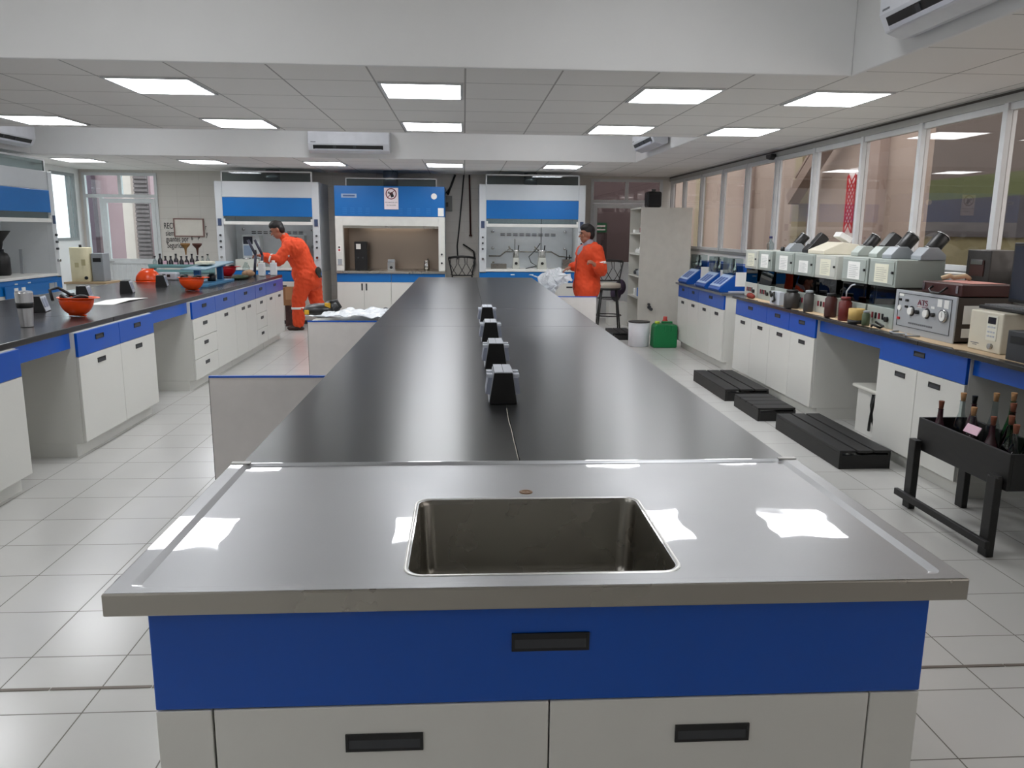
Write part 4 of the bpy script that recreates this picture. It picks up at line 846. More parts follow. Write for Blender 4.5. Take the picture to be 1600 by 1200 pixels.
# ------------------------------------------------------------------ left bench objects
ZL = .9505
t = thing('steel_tumbler', 'ribbed steel tumbler with a black band on the left bench', 'tumbler', (-3.07, 5.72, ZL))
MB().lathe([(.038, 0), (.04, .004), (.049, .13), (.05, .135)], n=22, smooth=False).build('body', STEELH if 0 else mat('tumbler_steel', (215, 215, 216), .3, .9), t)
MB().lathe([(.0503, .136), (.054, .145), (.056, .165), (.054, .172)], n=28).build('band', BLACK, t); MB().lathe([(.0545, .1725), (.057, .24), (.055, .244)], n=22, smooth=False).build('upper_sleeve', MATS['tumbler_steel'], t); MB().lathe([(.052, .2445), (.052, .25), (.03, .254), (.0005, .254)], n=24, cap=False).build('lid', mat('clear_grey_lid', (120, 122, 126), .3), t); MB().lathe([(.0392, .001), (.0405, .016)], n=28, cap=False).build('foot_band', BLACK, t)
def helmet(label, loc, rot, m_=ORG, fill=True, s=1.0):
    t = thing('safety_helmet', label, 'helmet', loc, 0, 'safety helmets on the left bench'); t.rotation_euler = rot
    R_ = .125*s; pr = [(max(.0005, R_*math.sin(a)), R_*1.12*math.cos(a)) for a in [PI/2*i/10 for i in range(11)]][::-1]
    mb = MB(); mb.lathe(pr, (0, 0, 0), 32, Matrix.Diagonal((.9, 1.1, 1)), cap=False); o = mb.build('shell', m_, t); sd = o.modifiers.new('t', 'SOLIDIFY'); sd.thickness = .004
    b = MB(); n = 32; A, B_ = [], []
    for i in range(n):
        a = 2*PI*i/n; e = .018+.05*max(0, math.sin(a))**2*(math.sin(a) > 0)
        A.append(b.bm.verts.new((R_*.9*math.cos(a), R_*1.1*math.sin(a), .002))); B_.append(b.bm.verts.new(((R_*.9+e*.5)*math.cos(a), (R_*1.1+e)*math.sin(a), -.006)))
    for i in range(n): b._f([A[i], A[(i+1) % n], B_[(i+1) % n], B_[i]], True)
    o = b.build('brim', m_, t); sd = o.modifiers.new('t', 'SOLIDIFY'); sd.thickness = .004
    MB().prism([(-.012, .0), (.012, .0), (.008, .012), (-.008, .012)], 'y', -.08, .08).build('ridge', m_, t).location = (0, 0, R_*1.12-.013)
    if fill:
        h = MB(); 
        for k in range(4):
            a = PI*k/4; h.tube([(R_*.82*math.cos(a), R_*1.0*math.sin(a), .0), (R_*.5*math.cos(a), R_*.6*math.sin(a), .06), (0, 0, .085), (-R_*.5*math.cos(a), -R_*.6*math.sin(a), .06), (-R_*.82*math.cos(a), -R_*1.0*math.sin(a), .0)], .008)
        h.tube([(R_*.8*math.cos(2*PI*i/24), R_*.98*math.sin(2*PI*i/24), .012) for i in range(25)], .012); h.tube([(R_*.72*math.cos(2*PI*i/24), R_*.9*math.sin(2*PI*i/24), -.012-.012*math.sin(i)) for i in range(6, 22)], .014); h.build('harness', BLACK, t)
    return t
helmet('nearest upturned orange helmet on the left bench, black straps inside', (-3.05, 6.42, ZL+.1415), (PI, 0, 1.2))
helmet('farther upturned orange helmet on the left bench, in front of the blue stand', (-3.05, 9.1, ZL+.141), (PI, 0, 1.4))
helmet('upright orange helmet at the back edge of the left bench', (-4.1, 10.6, ZL+.008), (0, 0, -1.6), fill=False, s=1.15)
helmet('red upturned helmet on the left bench behind the blue stand', (-3.42, 11.7, ZL+.1425), (PI, 0, 1.5), RED)
simple('black_strap', 'black plastic strap standing up in the nearest upturned helmet', 'strap', (-3.09, 6.4, ZL+.15), MB().tube([(-.10, -.06, -.02), (-.13, -.03, .06), (-.08, 0, .075), (.0, .02, .02), (.06, .03, .0)], .012), BLACK)
pp = thing('paper_sheet', 'open white papers lying on the left bench beyond the near helmet', 'paper', (-3.28, 7.75, ZL), .1)
MB().quad((-.16, -.35, .0), (.06, -.38, .0), (.10, -.02, .012), (-.12, 0, .012)).build('left_page', PAPER, pp); MB().quad((-.12, 0.002, .012), (.10, -.018, .012), (.16, .35, .001), (-.06, .38, .001)).build('right_page', PAPER, pp)
for q in pp.children:
    sd = q.modifiers.new('t', 'SOLIDIFY'); sd.thickness = .001
# blue stand with tray
t = thing('blue_metal_stand', 'blue metal stand with a slanting tray on the left bench', 'stand', (-3.22, 10.25, ZL))
MB().box(-.16, .16, -.55, .55, 0, .03).build('base_plate', mat('pale_blue_paint', (70, 130, 170), .4), t, bevel=.004)
for y in (-.42, .48): MB().box(-.035, .035, y-.035, y+.035, .0305, .19).box(-.06, .06, y-.06, y+.06, .191, .215).build('post', DBLUE, t, bevel=.004)
MB().box(-.15, .15, -.55, .62, .216, .232, Matrix.Rotation(.04, 4, 'X')).build('tray', mat('tray_blue', (110, 150, 170), .4), t, bevel=.003)
simple('cream_paper_heap', 'crumpled cream paper on the tray of the blue stand', 'paper', (-3.24, 10.25, ZL+.245), MB().prism([(-.10, -.15), (.08, -.2), (.10, .05), (0, .14), (-.10, .1)], 'z', 0, .035), mat('pale_cream', (228, 224, 204), .8), bevel=.012)
simple('small_black_weight', 'small black weight on the base of the blue stand', 'weight', (-3.2, 10.3, ZL+.031), MB().lathe([(.05, 0), (.05, .07), (.03, .09)]), BLACK)
# teal rack with bottles and funnels
t = thing('teal_rack', 'teal wooden rack of bottles at the back of the left bench', 'rack', (-3.92, 11.35, ZL))
MB().box(-.41, .41, -.12, .12, .145, .165).build('shelf', TEAL, t); MB().box(-.41, .41, -.135, -.12, .165, .195).build('upper_rail', TEAL, t); MB().box(-.41, .41, -.135, -.12, .085, .125).build('lower_rail', TEAL, t); MB().box(-.41, .41, -.12, .12, .06, .075).build('lower_shelf', TEAL, t)
for x in (-.41, .39): MB().box(x, x+.02, -.12, .12, 0, .144).build('end_board', TEAL, t)
DG = mat('smoky_bottle', (48, 42, 50), .25)
for k in range(11):
    x = -4.28+k*.072; clear = k in (0, 9, 10); h = .12+.03*(k % 3 == 1)
    b = thing('reagent_bottle', 'small %s, %s on the teal rack' % ('clear bottle' if clear else 'dark bottle', ('leftmost', 'second from the left', 'third from the left', 'fourth from the left', 'fifth from the left', 'middle', 'sixth from the right end less one', 'under the tan funnel', 'under the brown funnel', 'second from the right end', 'rightmost')[k]), 'bottle', (x, 11.34, ZL+.1655), 0, 'small bottles on the teal rack')
    MB().lathe([(.03, 0), (.031, .005), (.03, h*.55), (.012, h*.8), (.012, h)], n=12).build('body', CLEAR if clear else DG, b); MB().lathe([(.015, h+.001), (.015, h+.02)], n=10).build('stopper', BLACK, b)
    if k in (2, 4, 6, 7): MB().box(-.026, .026, -.034, -.0315, .0, .055+.02*(k == 2)).build('pink_tag', PINK, b)
for x, m_, lb in ((-3.86, mat('tan_funnel', (150, 110, 60), .5), 'tan funnel held up above the teal rack bottles'), (-3.70, mat('dark_brown_funnel', (84, 48, 36), .5), 'dark brown funnel held up above the teal rack bottles')):
    simple('funnel', lb, 'funnel', (x, 11.36, ZL+.32), MB().lathe([(.008, 0), (.014, .06), (.02, .09), (.062, .135), (.064, .16), (.058, .16), (.014, .09), (.005, .0)], cap=False), m_)
t = thing('grey_green_device', 'small white instrument with black lettering under the teal rack', 'instrument', (-3.98, 10.98, ZL)); MB().box(-.13, .13, -.08, .08, 0, .10).build('case', LGREY, t, bevel=.02); MB().box(-.05, -.01, -.085, -.08, .04, .08).box(.01, .05, -.085, -.08, .04, .075).build('marks', BLACK, t)
# far end things
simple('clear_flask', 'clear plastic bottle at the far end of the left bench', 'bottle', (-3.22, 12.0, ZL), MB().lathe([(.05, 0), (.055, .01), (.055, .12), (.03, .17), (.02, .2)]), CLEAR)
simple('cloth_bundle', 'tan and green cloth bundle at the far end of the left bench', 'cloth', (-3.10, 11.5, ZL), MB().ell((0, .15, .051), (.09, .12, .05)).ell((.03, .10, .06), (.06, .08, .05)), mat('tan_cloth', (176, 140, 110), .9, bump=.01, bump_scale=30))
simple('green_cloth', 'dark green cloth spread beside the tan bundle', 'cloth', (-3.10, 11.22, ZL), MB().ell((0, 0, .026), (.1, .28, .025)).ell((.03, -.1, .031), (.06, .1, .03)), mat('green_cloth', (54, 66, 44), .9, bump=.01, bump_scale=30))
for x, y, lb in ((-2.98, 11.95, 'white plastic container left one of the pair by the bending man'), (-2.85, 12.12, 'white plastic container right one of the pair by the bending man')):
    t = thing('white_container', lb, 'container', (x, y, ZL)); MB().box(-.045, .045, -.045, .045, 0, .19).build('body', mat('white_hdpe', (226, 228, 230), .45), t, bevel=.012); MB().lathe([(.025, .191), (.025, .22)]).build('cap', PAPER, t)
t = thing('folding_frame', 'grey angled metal frame standing behind the hand of the bending man', 'frame', (-3.16, 12.22, ZL))
for dx in (0, .1): MB().cyl((dx, 0, 0), (dx+.03, 0, .30), .02, n=8).cyl((dx+.03, 0, .30), (dx-.07, 0, .52), .02, n=8).build('leg', mat('slate_metal', (74, 74, 90), .4, .3), t)
# ------------------------------------------------------------------ left wall corner
t = thing('side_counter', 'narrow tan-topped counter by the left back door', 'counter', (-5.75, 12.75, 0)); MB().box(-.32, .26, -.25, .25, .0, .78).build('body', WHITE, t); MB().box(-.34, .28, -.27, .27, .781, .81).build('top', mat('tan_top', (176, 152, 120), .5), t)
t = thing('cream_tank', 'tall cream metal tank on the tan counter left of the back door', 'tank', (-5.90, 12.7, .8105))
MB().prism(rrect(-.145, .145, -.14, .14, .11, 6), 'z', .0, .52, True).build('body', CREAM, t, bevel=.01); MB().cyl((0, 0, .52), (0, 0, .56), .02).cyl((.12, -.16, .06), (.12, -.14, .06), .025).build('tap', BLACK, t); MB().box(-.04, .02, -.143, -.14, .22, .29).box(.06, .12, -.143, -.14, .25, .34).build('sticker', mat('sticker_tan', (190, 180, 140), .7), t)
t = thing('silver_cylinder', 'silver boxy cooler right of the cream tank', 'cooler', (-5.66, 12.78, .8105)); MB().box(-.08, .1, -.12, .12, 0, .43).build('body', GREY, t, bevel=.01); MB().box(-.05, .07, -.125, -.12, .3, .36).build('label', BLACK, t)
# ------------------------------------------------------------------ back wall fittings and writing
WY = YB-.003
def wtext(s_, x, z, size, al='LEFT'): 
    o = text('wall_lettering', s_, size, mat('letter_black', (46, 44, 44), .7), wl_, (x+5.0, 0, z-1.5), (PI/2, 0, 0), align=al, sx=.60, offset=.0015); return o
wl_ = thing('wall_lettering', 'black hand-painted Spanish safety writing on the back wall', 'writing', (-5.0, WY, 1.5))
wtext('RECU', -5.475, 1.665, .15); wtext('r', -4.74, 1.65, .13); wtext('siemp', -5.45, 1.535, .14); wtext('g', -5.0, 1.49, .14); wtext('p', -4.88, 1.49, .14); wtext('y', -4.73, 1.53, .14); wtext('guantes por', -5.45, 1.43, .14); wtext('Seguridad.', -5.44, 1.315, .145)
t = thing('framed_board', 'framed cream board hung over the painted writing', 'board', (-5.02, YB-.02, 1.64))
MB().box(-.25, .25, -.004, .018, -.145, .145).build('sheet', mat('board_cream', (214, 208, 198), .6), t); f = MB(); f.box(-.27, .27, -.012, .019, .145, .165).box(-.27, .27, -.012, .019, -.165, -.145).box(-.27, -.25, -.012, .019, -.145, .145).box(.25, .27, -.012, .019, -.145, .145); f.build('frame', mat('brown_frame', (122, 90, 84), .5), t)
t = thing('switch_box', 'small grey electrical box on the back wall right of the blue hood', 'electrical box', (-.31, YB-.06, 2.12)); MB().box(-.09, .09, 0, .055, -.14, .14).build('case', mat('box_grey', (120, 120, 116), .5), t, bevel=.004); MB().box(-.03, .02, -.006, 0, -.06, .02).build('breaker', BLACK, t)
simple('black_conduit', 'thick black cable running down to the grey electrical box', 'cable', (0, 0, 0), MB().tube([(-.16, YB-.04, ZC-.01), (-.22, YB-.04, 2.48), (-.30, YB-.04, 2.28)], .02).tube([(-.24, YB-.04, 2.42), (-.36, YB-.04, 2.28)], .012), BLACK)
simple('dark_pipe', 'thin dark pipe ending with a brass tip on the back wall', 'pipe', (0, 0, 0), MB().cyl((.10, YB-.04, ZC-.01), (.12, YB-.04, 1.56), .016).cyl((.12, YB-.04, 1.56), (.12, YB-.04, 1.53), .03), BROWNG)
simple('thin_cable', 'thin slack cable hanging on the back wall behind the far stool', 'cable', (0, 0, 0), MB().tube([(.0, YB-.03, ZC-.01), (-.06, YB-.03, 2.0), (-.1, YB-.03, 1.6), (-.13, YB-.04, 1.35), (-.12, YB-.04, 1.1)], .012), BLACK)
simple('curved_hose', 'black hose curving beside the far stool on the back wall', 'hose', (0, 0, 0), MB().tube([(-.02, YB-.04, 1.38), (.08, YB-.06, 1.32), (.18, YB-.06, 1.25), (.2, YB-.06, 1.05), (.15, YB-.06, .85)], .014), BLACK)
# ------------------------------------------------------------------ air conditioners
def aircon(label, loc, rz, L_=1.14):
    t = thing('air_conditioner', label, 'air conditioner', loc, rz, 'split air conditioners on the ceiling recess faces'); a = L_/2; H_ = .31
    MB().prism([(.0, 0.02), (0, H_), (-.20, H_), (-.215, .26), (-.215, .12), (-.17, .03), (-.08, 0)], 'x', -a, a).build('casing', mat('aircon_white', (222, 224, 230), .3), t, bevel=.01)
    M = Matrix.Translation((0, -.193, .075)) @ Matrix.Rotation(.46, 4, 'X')
    MB().box(-a+.07, a-.09, -.006, .002, -.028, .028, M).build('air_slot', BLACK, t)
    MB().box(-a+.09, a-.11, -.02, -.012, -.045, -.02, M).build('louvre', mat('louvre_white', (200, 202, 212), .4), t, bevel=.002)
    for x in (-.2, .08): MB().box(x-.02, x+.02, -.012, -.006, -.02, .02, M).build('slat_pin', RUB, t)
    MB().box(-a+.04, -a+.11, -.2175, -.215, .135, .145).build('badge', mat('badge_grey', (110, 112, 118), .4), t)
    return t
a0 = aircon('white air conditioner facing the camera on the far ceiling recess, above the island', (-1.625, 11.92, 2.705), 0)
dup(a0, (2.495, 3.95, 2.70), -PI/2, label='nearest white air conditioner, cut off by the top right edge of the photo')
dup(a0, (2.515, 10.55, 2.70), -PI/2, label='white air conditioner on the right side of the far ceiling recess')
dup(a0, (-6.09, 11.1, 2.70), PI/2, label='white air conditioner at the left edge of the photo')
t = thing('motion_sensor', 'small black sensor on the window header under the right ceiling edge', 'sensor', (3.82, 9.95, 2.60)); MB().prism([(-.09, 0), (.09, 0), (.07, -.05), (-.03, -.07), (-.09, -.03)], 'x', -.05, .02).build('case', BLACK, t, bevel=.01)
# ------------------------------------------------------------------ far right corner
t = thing('bookcase', 'tall white open bookcase in the far right corner', 'bookcase', (3.30, 12.9, 0))
# open side faces left (-x)
D0, D1, Y0_, Y1_ = -.44, .40, 0, .85
MB().box(D0, D1, Y0_, Y0_+.02, 0, 2.03).build('side_board', mat('bookcase_white', (206, 204, 196), .45), t); MB().box(D0, D1, Y1_-.02, Y1_, 0, 2.03).build('side_board', MATS['bookcase_white'], t)
MB().box(D1-.02, D1, Y0_+.021, Y1_-.021, 0, 2.03).build('back_board', MATS['bookcase_white'], t); MB().box(D0, D1-.021, Y0_+.021, Y1_-.021, 2.01, 2.03).build('top_board', MATS['bookcase_white'], t)
SH = (.08, .55, .90, 1.26, 1.60)
for z in SH: MB().box(D0, D1-.021, Y0_+.021, Y1_-.021, z, z+.025).build('shelf', MATS['bookcase_white'], t)
bx = 3.30+D0+.09
for k, (z, dy, w_, h, m_, nm, lb) in enumerate([(SH[4], .25, .05, .12, mat('dark_red', (130, 30, 44), .4), 'red_flask', 'dark red flask on the top bookcase shelf'), (SH[4], .5, .09, .05, PAPER, 'white_tray', 'white tray on the top bookcase shelf'), (SH[3], .2, .03, .17, BLACK, 'black_vial', 'thin black bottle on the second bookcase shelf'), (SH[3], .38, .04, .1, PAPER, 'white_cup', 'white cup on the second bookcase shelf'), (SH[3], .58, .04, .08, PAPER, 'white_cup', 'low white cup farther in on the second bookcase shelf'),
        (SH[2], .3, .07, .12, GREY, 'grey_pot', 'grey pot on the third bookcase shelf'), (SH[2], .6, .05, .09, RUB, 'dark_pot', 'dark pot on the third bookcase shelf'), (SH[1], .3, .04, .14, mat('box_blue', (30, 110, 190), .5), 'blue_carton', 'blue carton on the fourth bookcase shelf'), (SH[1], .5, .05, .12, PAPER, 'white_carton', 'white carton behind the blue one on the bookcase')]):
    simple(nm, lb, nm.split('_')[1], (bx, 12.9+dy, z+.0255), MB().lathe([(w_*.8, 0), (w_, .01), (w_, h*.6), (w_*.5, h*.8), (w_*.5, h)], n=14) if 'carton' not in nm and 'tray' not in nm else MB().box(-w_, w_, -w_, w_, 0, h), m_)
t = thing('black_speaker', 'black speaker box on top of the white bookcase', 'speaker', (3.07, 13.0, 2.031)); MB().box(-.12, .12, -.1, .12, 0, .25).build('case', BLACK, t, bevel=.03); MB().box(-.03, .03, -.02, .02, .25, .29).build('handle', RUB, t); MB().box(-.09, .09, -.106, -.1, .04, .2).build('grille', mat('grille_grey', (30, 30, 32), .8), t)
t = thing('white_bucket', 'white cylindrical bucket with a dark rim before the bookcase', 'bucket', (2.55, 11.35, 0)); MB().lathe([(.145, 0), (.15, .01), (.155, .345)], n=28).build('body', mat('bucket_white', (214, 216, 220), .4), t); MB().lathe([(.156, .3455), (.158, .36), (.13, .36)], n=28).build('rim', BLACK, t)
t = thing('jerrycan', 'green plastic jerrycan with a yellow cap beside the white bucket', 'jerrycan', (2.885, 11.22, 0))
MB().prism([(-.17, 0), (.17, 0), (.175, .02), (.175, .30), (.16, .335), (-.13, .345), (-.165, .31), (-.175, .02)], 'y', -.11, .11).build('body', mat('green_hdpe', (0, 116, 62), .4), t, bevel=.015); MB().lathe([(.035, .34), (.035, .375)], (-.10, 0, 0)).build('cap', mat('yellow_cap', (200, 214, 70), .4), t); MB().box(-.04, .12, -.02, .02, .345, .375).build('handle', MATS['green_hdpe'], t, bevel=.008)
for i in range(3): MB().box(-.02+i*.05, .0+i*.05, -.116, -.105, .24, .33).build('rib', MATS['green_hdpe'], t, bevel=.004)
simple('red_bottle_cap', 'little red-capped bottle behind the green jerrycan', 'bottle', (3.0, 11.62, 0), MB().lathe([(.06, 0), (.06, .3), (.03, .36), (.03, .4)]), mat('pale_red', (190, 60, 50), .5))
simple('pipe_valve', 'dark valve on the bookcase side above the jerrycan', 'valve', (3.05, 12.87, .42), MB().cyl((0, 0, 0), (0, .029, 0), .03).cyl((-.02, -.06, .05), (-.02, 0, .05), .02).cyl((.02, -.06, -.03), (.02, 0, -.03), .025), RUB)
tag(platform('low black platform on the floor beside the bar stool', 2.28, 2.62, 11.95, 12.6, .11), group='black wooden platforms along the right bench')
# stools
def stool(label, loc, rz):
    t = thing('bar_stool', label, 'stool', loc, rz, 'dark metal bar stools')
    MB().lathe([(.19, .70), (.2, .71), (.2, .735)], n=28).build('seat_frame', BLKM, t); MB().lathe([(.19, .736), (.195, .76), (.19, .80), (.12, .815), (.001, .817)], n=28, cap=False).build('cushion', mat('beige_cushion', (168, 160, 148), .7), t)
    for sx in (-1, 1):
        for sy in (-1, 1): MB().cyl((.12*sx, .12*sy, .70), (.19*sx, .19*sy, 0), .013, n=8).build('leg', BLKM, t)
    for r, z in ((.215, .28), (.178, .56)): MB().tube([(r*math.cos(2*PI*i/24), r*math.sin(2*PI*i/24), z) for i in range(25)], .009).build('foot_ring', BLKM, t)
    for sx in (-1, 1): MB().tube([(.17*sx, .12, .72), (.18*sx, .15, .85), (.21*sx, .19, 1.0), (.24*sx, .22, 1.15)], .013).build('back_post', BLKM, t)
    MB().tube([(-.24, .22, 1.15), (-.12, .25, 1.165), (0, .26, 1.17), (.12, .25, 1.165), (.24, .22, 1.15)], .02).build('top_rail', BLKM, t); MB().cyl((-.175, .145, .84), (.175, .145, .84), .012).build('lower_rail', BLKM, t)
    for k in range(3):
        xt = -.15+k*.15; m = MB()
        for sg in (-1, 1):
            m.tube([(xt-.055*sg, .15, .845), (xt+.0*sg, .175, .93), (xt+.06*sg, .205, 1.04), (xt+.05*sg, .24, 1.15)], .006)
        m.build('lattice_bar', BLKM, t)
    return t
stool('dark bar stool with a beige cushion beside the standing man', (2.38, 12.95, 0), -.1)
stool('dark bar stool against the back wall, only its back seen over the island', (-.03, 14.2, 0), .05)
simple('dark_bag', 'dark rounded bag with a purple lining beside the white bookcase', 'bag', (2.72, 14.1, .402), MB().ell((0, 0, .161), (.10, .1, .16)).ell((.08, 0, .26), (.10, .06, .14)), mat('dark_purple_cloth', (48, 34, 56), .7))
t = thing('white_pedestal', 'white pedestal cabinet under the dark bag by the far door', 'cabinet', (2.72, 14.1, 0)); MB().box(-.14, .18, -.15, .15, 0, .40).build('body', WHITE, t)
# boxes by the left bench end
t = thing('cardboard_box', 'brown cardboard box at the end of the left bench behind the man', 'box', (-2.93, 13.75, .36)); MB().box(-.13, .16, -.15, .15, 0, .30).build('carton', CARD, t, bevel=.004); MB().box(-.09, .14, -.156, -.15, .1, .31).build('flap', mat('cardboard_pale', (190, 150, 110), .85), t)
simple('dark_crate', 'dark mottled crate under the cardboard box', 'crate', (-2.93, 13.75, 0), MB().box(-.11, .12, -.13, .13, 0, .359), mat('mottled_brown', (74, 50, 46), .7, noise_amt=.5, noise_scale=12))
# bags on the side desk
t = thing('tool_bag', 'black tool bag with yellow patches on the left side desk of the island', 'bag', (-1.26, 7.0, .8855)); 
blob('bag_body', BLACK, [('e', (0, 0, .06), (.15, .11, .062)), ('e', (.09, .03, .075), (.08, .09, .07))], t, .01, 2); MB().tube([(.14, -.08, .05), (.19, -.09, .10), (.16, -.09, .15), (.10, -.08, .14)], .014).build('handle', BLACK, t); MB().box(.05, .10, -.07, -.055, .07, .13).box(-.12, -.08, -.1, -.085, .03, .07).build('yellow_patch', mat('yellow_cloth', (206, 160, 40), .7), t, bevel=.006)
def crumple(name, label, pts, m_, loc, cat, th=.004, amp=.03, seed=0, parent=None):
    """crumpled sheet: grid between four corner points, folded by noise"""
    a, b, c, d = [Vector(p) for p in pts]; n = 26; mb = MB(); g = {}
    for i in range(n+1):
        for j in range(n+1):
            u, v = i/n, j/n; p = a*(1-u)*(1-v)+b*u*(1-v)+c*u*v+d*(1-u)*v
            q = noise.noise_vector(p*7+Vector((seed, 0, 0)))*amp+noise.noise_vector(p*19+Vector((0, seed, 0)))*amp*.5; g[i, j] = mb.bm.verts.new(p+q)
    for i in range(n):
        for j in range(n): mb._f([g[i, j], g[i+1, j], g[i+1, j+1], g[i, j+1]], False)
    o = mb.build(name, m_, parent, loc); s_ = o.modifiers.new('t', 'SOLIDIFY'); s_.thickness = th
    if label: tag(o, label, cat)
    return o
PLAS = mat('white_plastic_film', (232, 236, 240), .16, trans=.2)
crumple('plastic_bag', 'crumpled clear-white plastic bags lying on the left side desk', [(-.55, -.4, .03), (.08, -.4, .03), (.08, .25, .035), (-.2, .2, .04)], PLAS, (-.76, 7.0, .905), 'bag', .003, .03, 3)
simple('pen_tool', 'thin dark rod on the far corner of the left side desk', 'rod', (-.8, 7.38, .8865), MB().cyl((-.13, 0, .025), (.05, 0, .025), .008).ell((.07, 0, .025), (.03, .025, .025)), RUB)
crumple('plastic_sack', 'big shiny white plastic sack held by the standing man', [(.90, 10.98, 1.0), (1.18, 10.85, .78), (1.47, 10.74, .98), (1.30, 10.97, 1.14)], PLAS, (0, 0, 0), 'sack', .006, .07, 9)
# ------------------------------------------------------------------ people
def frame(f, u):
    f = Vector(f).normalized(); u = Vector(u); s = u.cross(f).normalized(); u = f.cross(s).normalized()
    return Matrix((f, s, u)).transposed(), f, s, u
def head(c, f, u, k=1.0):
    R_, f, s, u = frame(f, u); c = Vector(c)
    P = [('e', c+u*.02*k-f*.008*k, (.092*k, .074*k, .10*k), R_), ('e', c+f*.022*k-u*.058*k, (.064*k, .056*k, .062*k), R_), ('e', c+f*.052*k-u*.085*k, (.026*k, .03*k, .024*k), R_),
         ('c', c+f*.082*k+u*.012*k, c+f*.103*k-u*.022*k, .009*k, .014*k), ('e', c+f*.07*k-u*.012*k, (.02*k, .05*k, .03*k), R_), ('e', c+f*.078*k-u*.052*k, (.012*k, .026*k, .012*k), R_), ('e', c+f*.07*k+u*.035*k, (.018*k, .05*k, .012*k), R_)]
    for g in (-1, 1): P.append(('e', c+s*g*.076*k-f*.008*k-u*.005*k, (.018*k, .010*k, .032*k), R_))
    return P
def face(parent, c, f, u, k=1.0):
    R_, f, s, u = frame(f, u); c = Vector(c); R4 = R_.to_4x4()
    for g in (-1, 1):
        MB().ell(c+f*.083*k+s*g*.031*k+u*.012*k, (.006*k, .014*k, .007*k), R_).build('eye', mat('eye_dark', (26, 20, 20), .3), parent)
        MB().box(-.004*k, .006*k, -.02*k, .02*k, -.004*k, .004*k, Matrix.Translation(c+f*.088*k+s*g*.031*k+u*.034*k) @ R4).build('eyebrow', HAIR, parent)
    MB().ell(c+f*.090*k-u*.052*k, (.006*k, .022*k, .005*k), R_).build('lips', mat('lip', (120, 66, 58), .5), parent)
def hair(parent, c, f, u, k=1.0):
    R_, f, s, u = frame(f, u); c = Vector(c)
    return blob('hair', HAIR, [('e', c+u*.052*k-f*.022*k, (.092*k, .082*k, .078*k), R_), ('e', c-f*.048*k+u*.005*k, (.060*k, .080*k, .085*k), R_), ('e', c+u*.085*k, (.085*k, .072*k, .06*k), R_), ('e', c+u*.09*k+f*.03*k, (.055*k, .06*k, .034*k), R_)], parent, .007, 2)
def hand(w_, d, n_, thumb, curl=.5, k=1.0):
    """palm, four unequal fingers and a thumb leaving the side of the palm; d = pointing, n_ = palm normal"""
    d = Vector(d).normalized(); n_ = Vector(n_); s = n_.cross(d).normalized(); n_ = d.cross(s).normalized(); w_ = Vector(w_); R_ = Matrix((d, s, n_)).transposed()
    P = [('e', w_+d*.045*k, (.052*k, .040*k, .018*k), R_), ('c', w_-d*.02*k, w_+d*.02*k, .027*k, .026*k)]
    for i, L_ in enumerate((.062, .075, .070, .055)):
        b = w_+d*.082*k+s*(-.03+.02*i)*k; a1 = curl*.8; a2 = curl*1.9
        m1 = b+(d*math.cos(a1)+n_*math.sin(a1))*L_*.5*k; m2 = m1+(d*math.cos(a2)+n_*math.sin(a2))*L_*.5*k
        P += [('c', b-d*.02*k, m1, .0092*k, .0088*k), ('c', m1, m2, .0088*k, .0075*k)]
    t0 = w_+d*.02*k+s*thumb*.03*k; t1 = t0+(d*.6+s*thumb*.75+n_*.2)*.04*k; t2 = t1+(d*.9+s*thumb*.2+n_*.4)*.032*k
    P += [('c', t0, t1, .013*k, .011*k), ('c', t1, t2, .0105*k, .009*k)]
    return P
def band(parent, a, b, r, name='reflective_band'):
    return MB().cyl(a, b, r, r, 24).build(name, REFL, parent)
def shoe(c, f, m_, parent):
    R_, f, s, u = frame(f, (0, 0, 1)); c = Vector(c)
    return blob('boot', m_, [('e', c+f*.07+u*.038, (.13, .046, .038), R_), ('e', c+f*.15+u*.04, (.055, .048, .04), R_), ('c', c+u*.055, c+u*.13-f*.01, .05, .052), ('e', c-f*.02+u*.03, (.055, .045, .03), R_)], parent, .01, 2)
# bending man
A = thing('person', 'man in orange coveralls bending forward over the far end of the left bench', 'person', (-2.7, 13.2, 0))
def L(p): return Vector(p)-Vector((-2.7, 13.2, 0))
hc, hf, hu = L((-3.005, 13.16, 1.615)), (-.86, -.16, -.46), (-.45, 0, .9)
K = 1.12
nl, nr = L((-3.235, 12.96, 1.215)), L((-3.30, 13.40, 1.12))
body = head(hc, hf, hu, K)+[('c', L((-2.86, 13.2, 1.47)), L((-2.97, 13.18, 1.57)), .062, .056), ('c', L((-2.75, 13.2, 1.34)), L((-2.50, 13.2, .92)), .13, .12), ('c', L((-2.81, 13.03, 1.38)), L((-2.81, 13.37, 1.38)), .06, .06),
        ('c', L((-2.81, 13.02, 1.37)), L((-2.95, 12.93, 1.13)), .045, .037), ('c', L((-2.95, 12.93, 1.13)), nl, .036, .026), ('c', L((-2.82, 13.38, 1.37)), L((-3.04, 13.46, 1.13)), .045, .037), ('c', L((-3.04, 13.46, 1.13)), nr, .036, .026),
        ('c', L((-2.55, 13.1, .84)), L((-2.70, 13.1, .48)), .08, .058), ('c', L((-2.70, 13.1, .48)), L((-2.72, 13.1, .10)), .055, .038), ('c', L((-2.47, 13.3, .84)), L((-2.46, 13.32, .47)), .08, .058), ('c', L((-2.46, 13.32, .47)), L((-2.27, 13.34, .13)), .055, .038)]
body += hand(nl, (-.95, -.1, .05), (0, -.3, -1), -1, .6)+hand(nr, (-.9, -.2, -.4), (0, -.1, -1), 1, .5)
blob('body', SKIN, body, A, .008, 2)
face(A, hc, hf, hu, K); hair(A, hc, hf, hu, K)
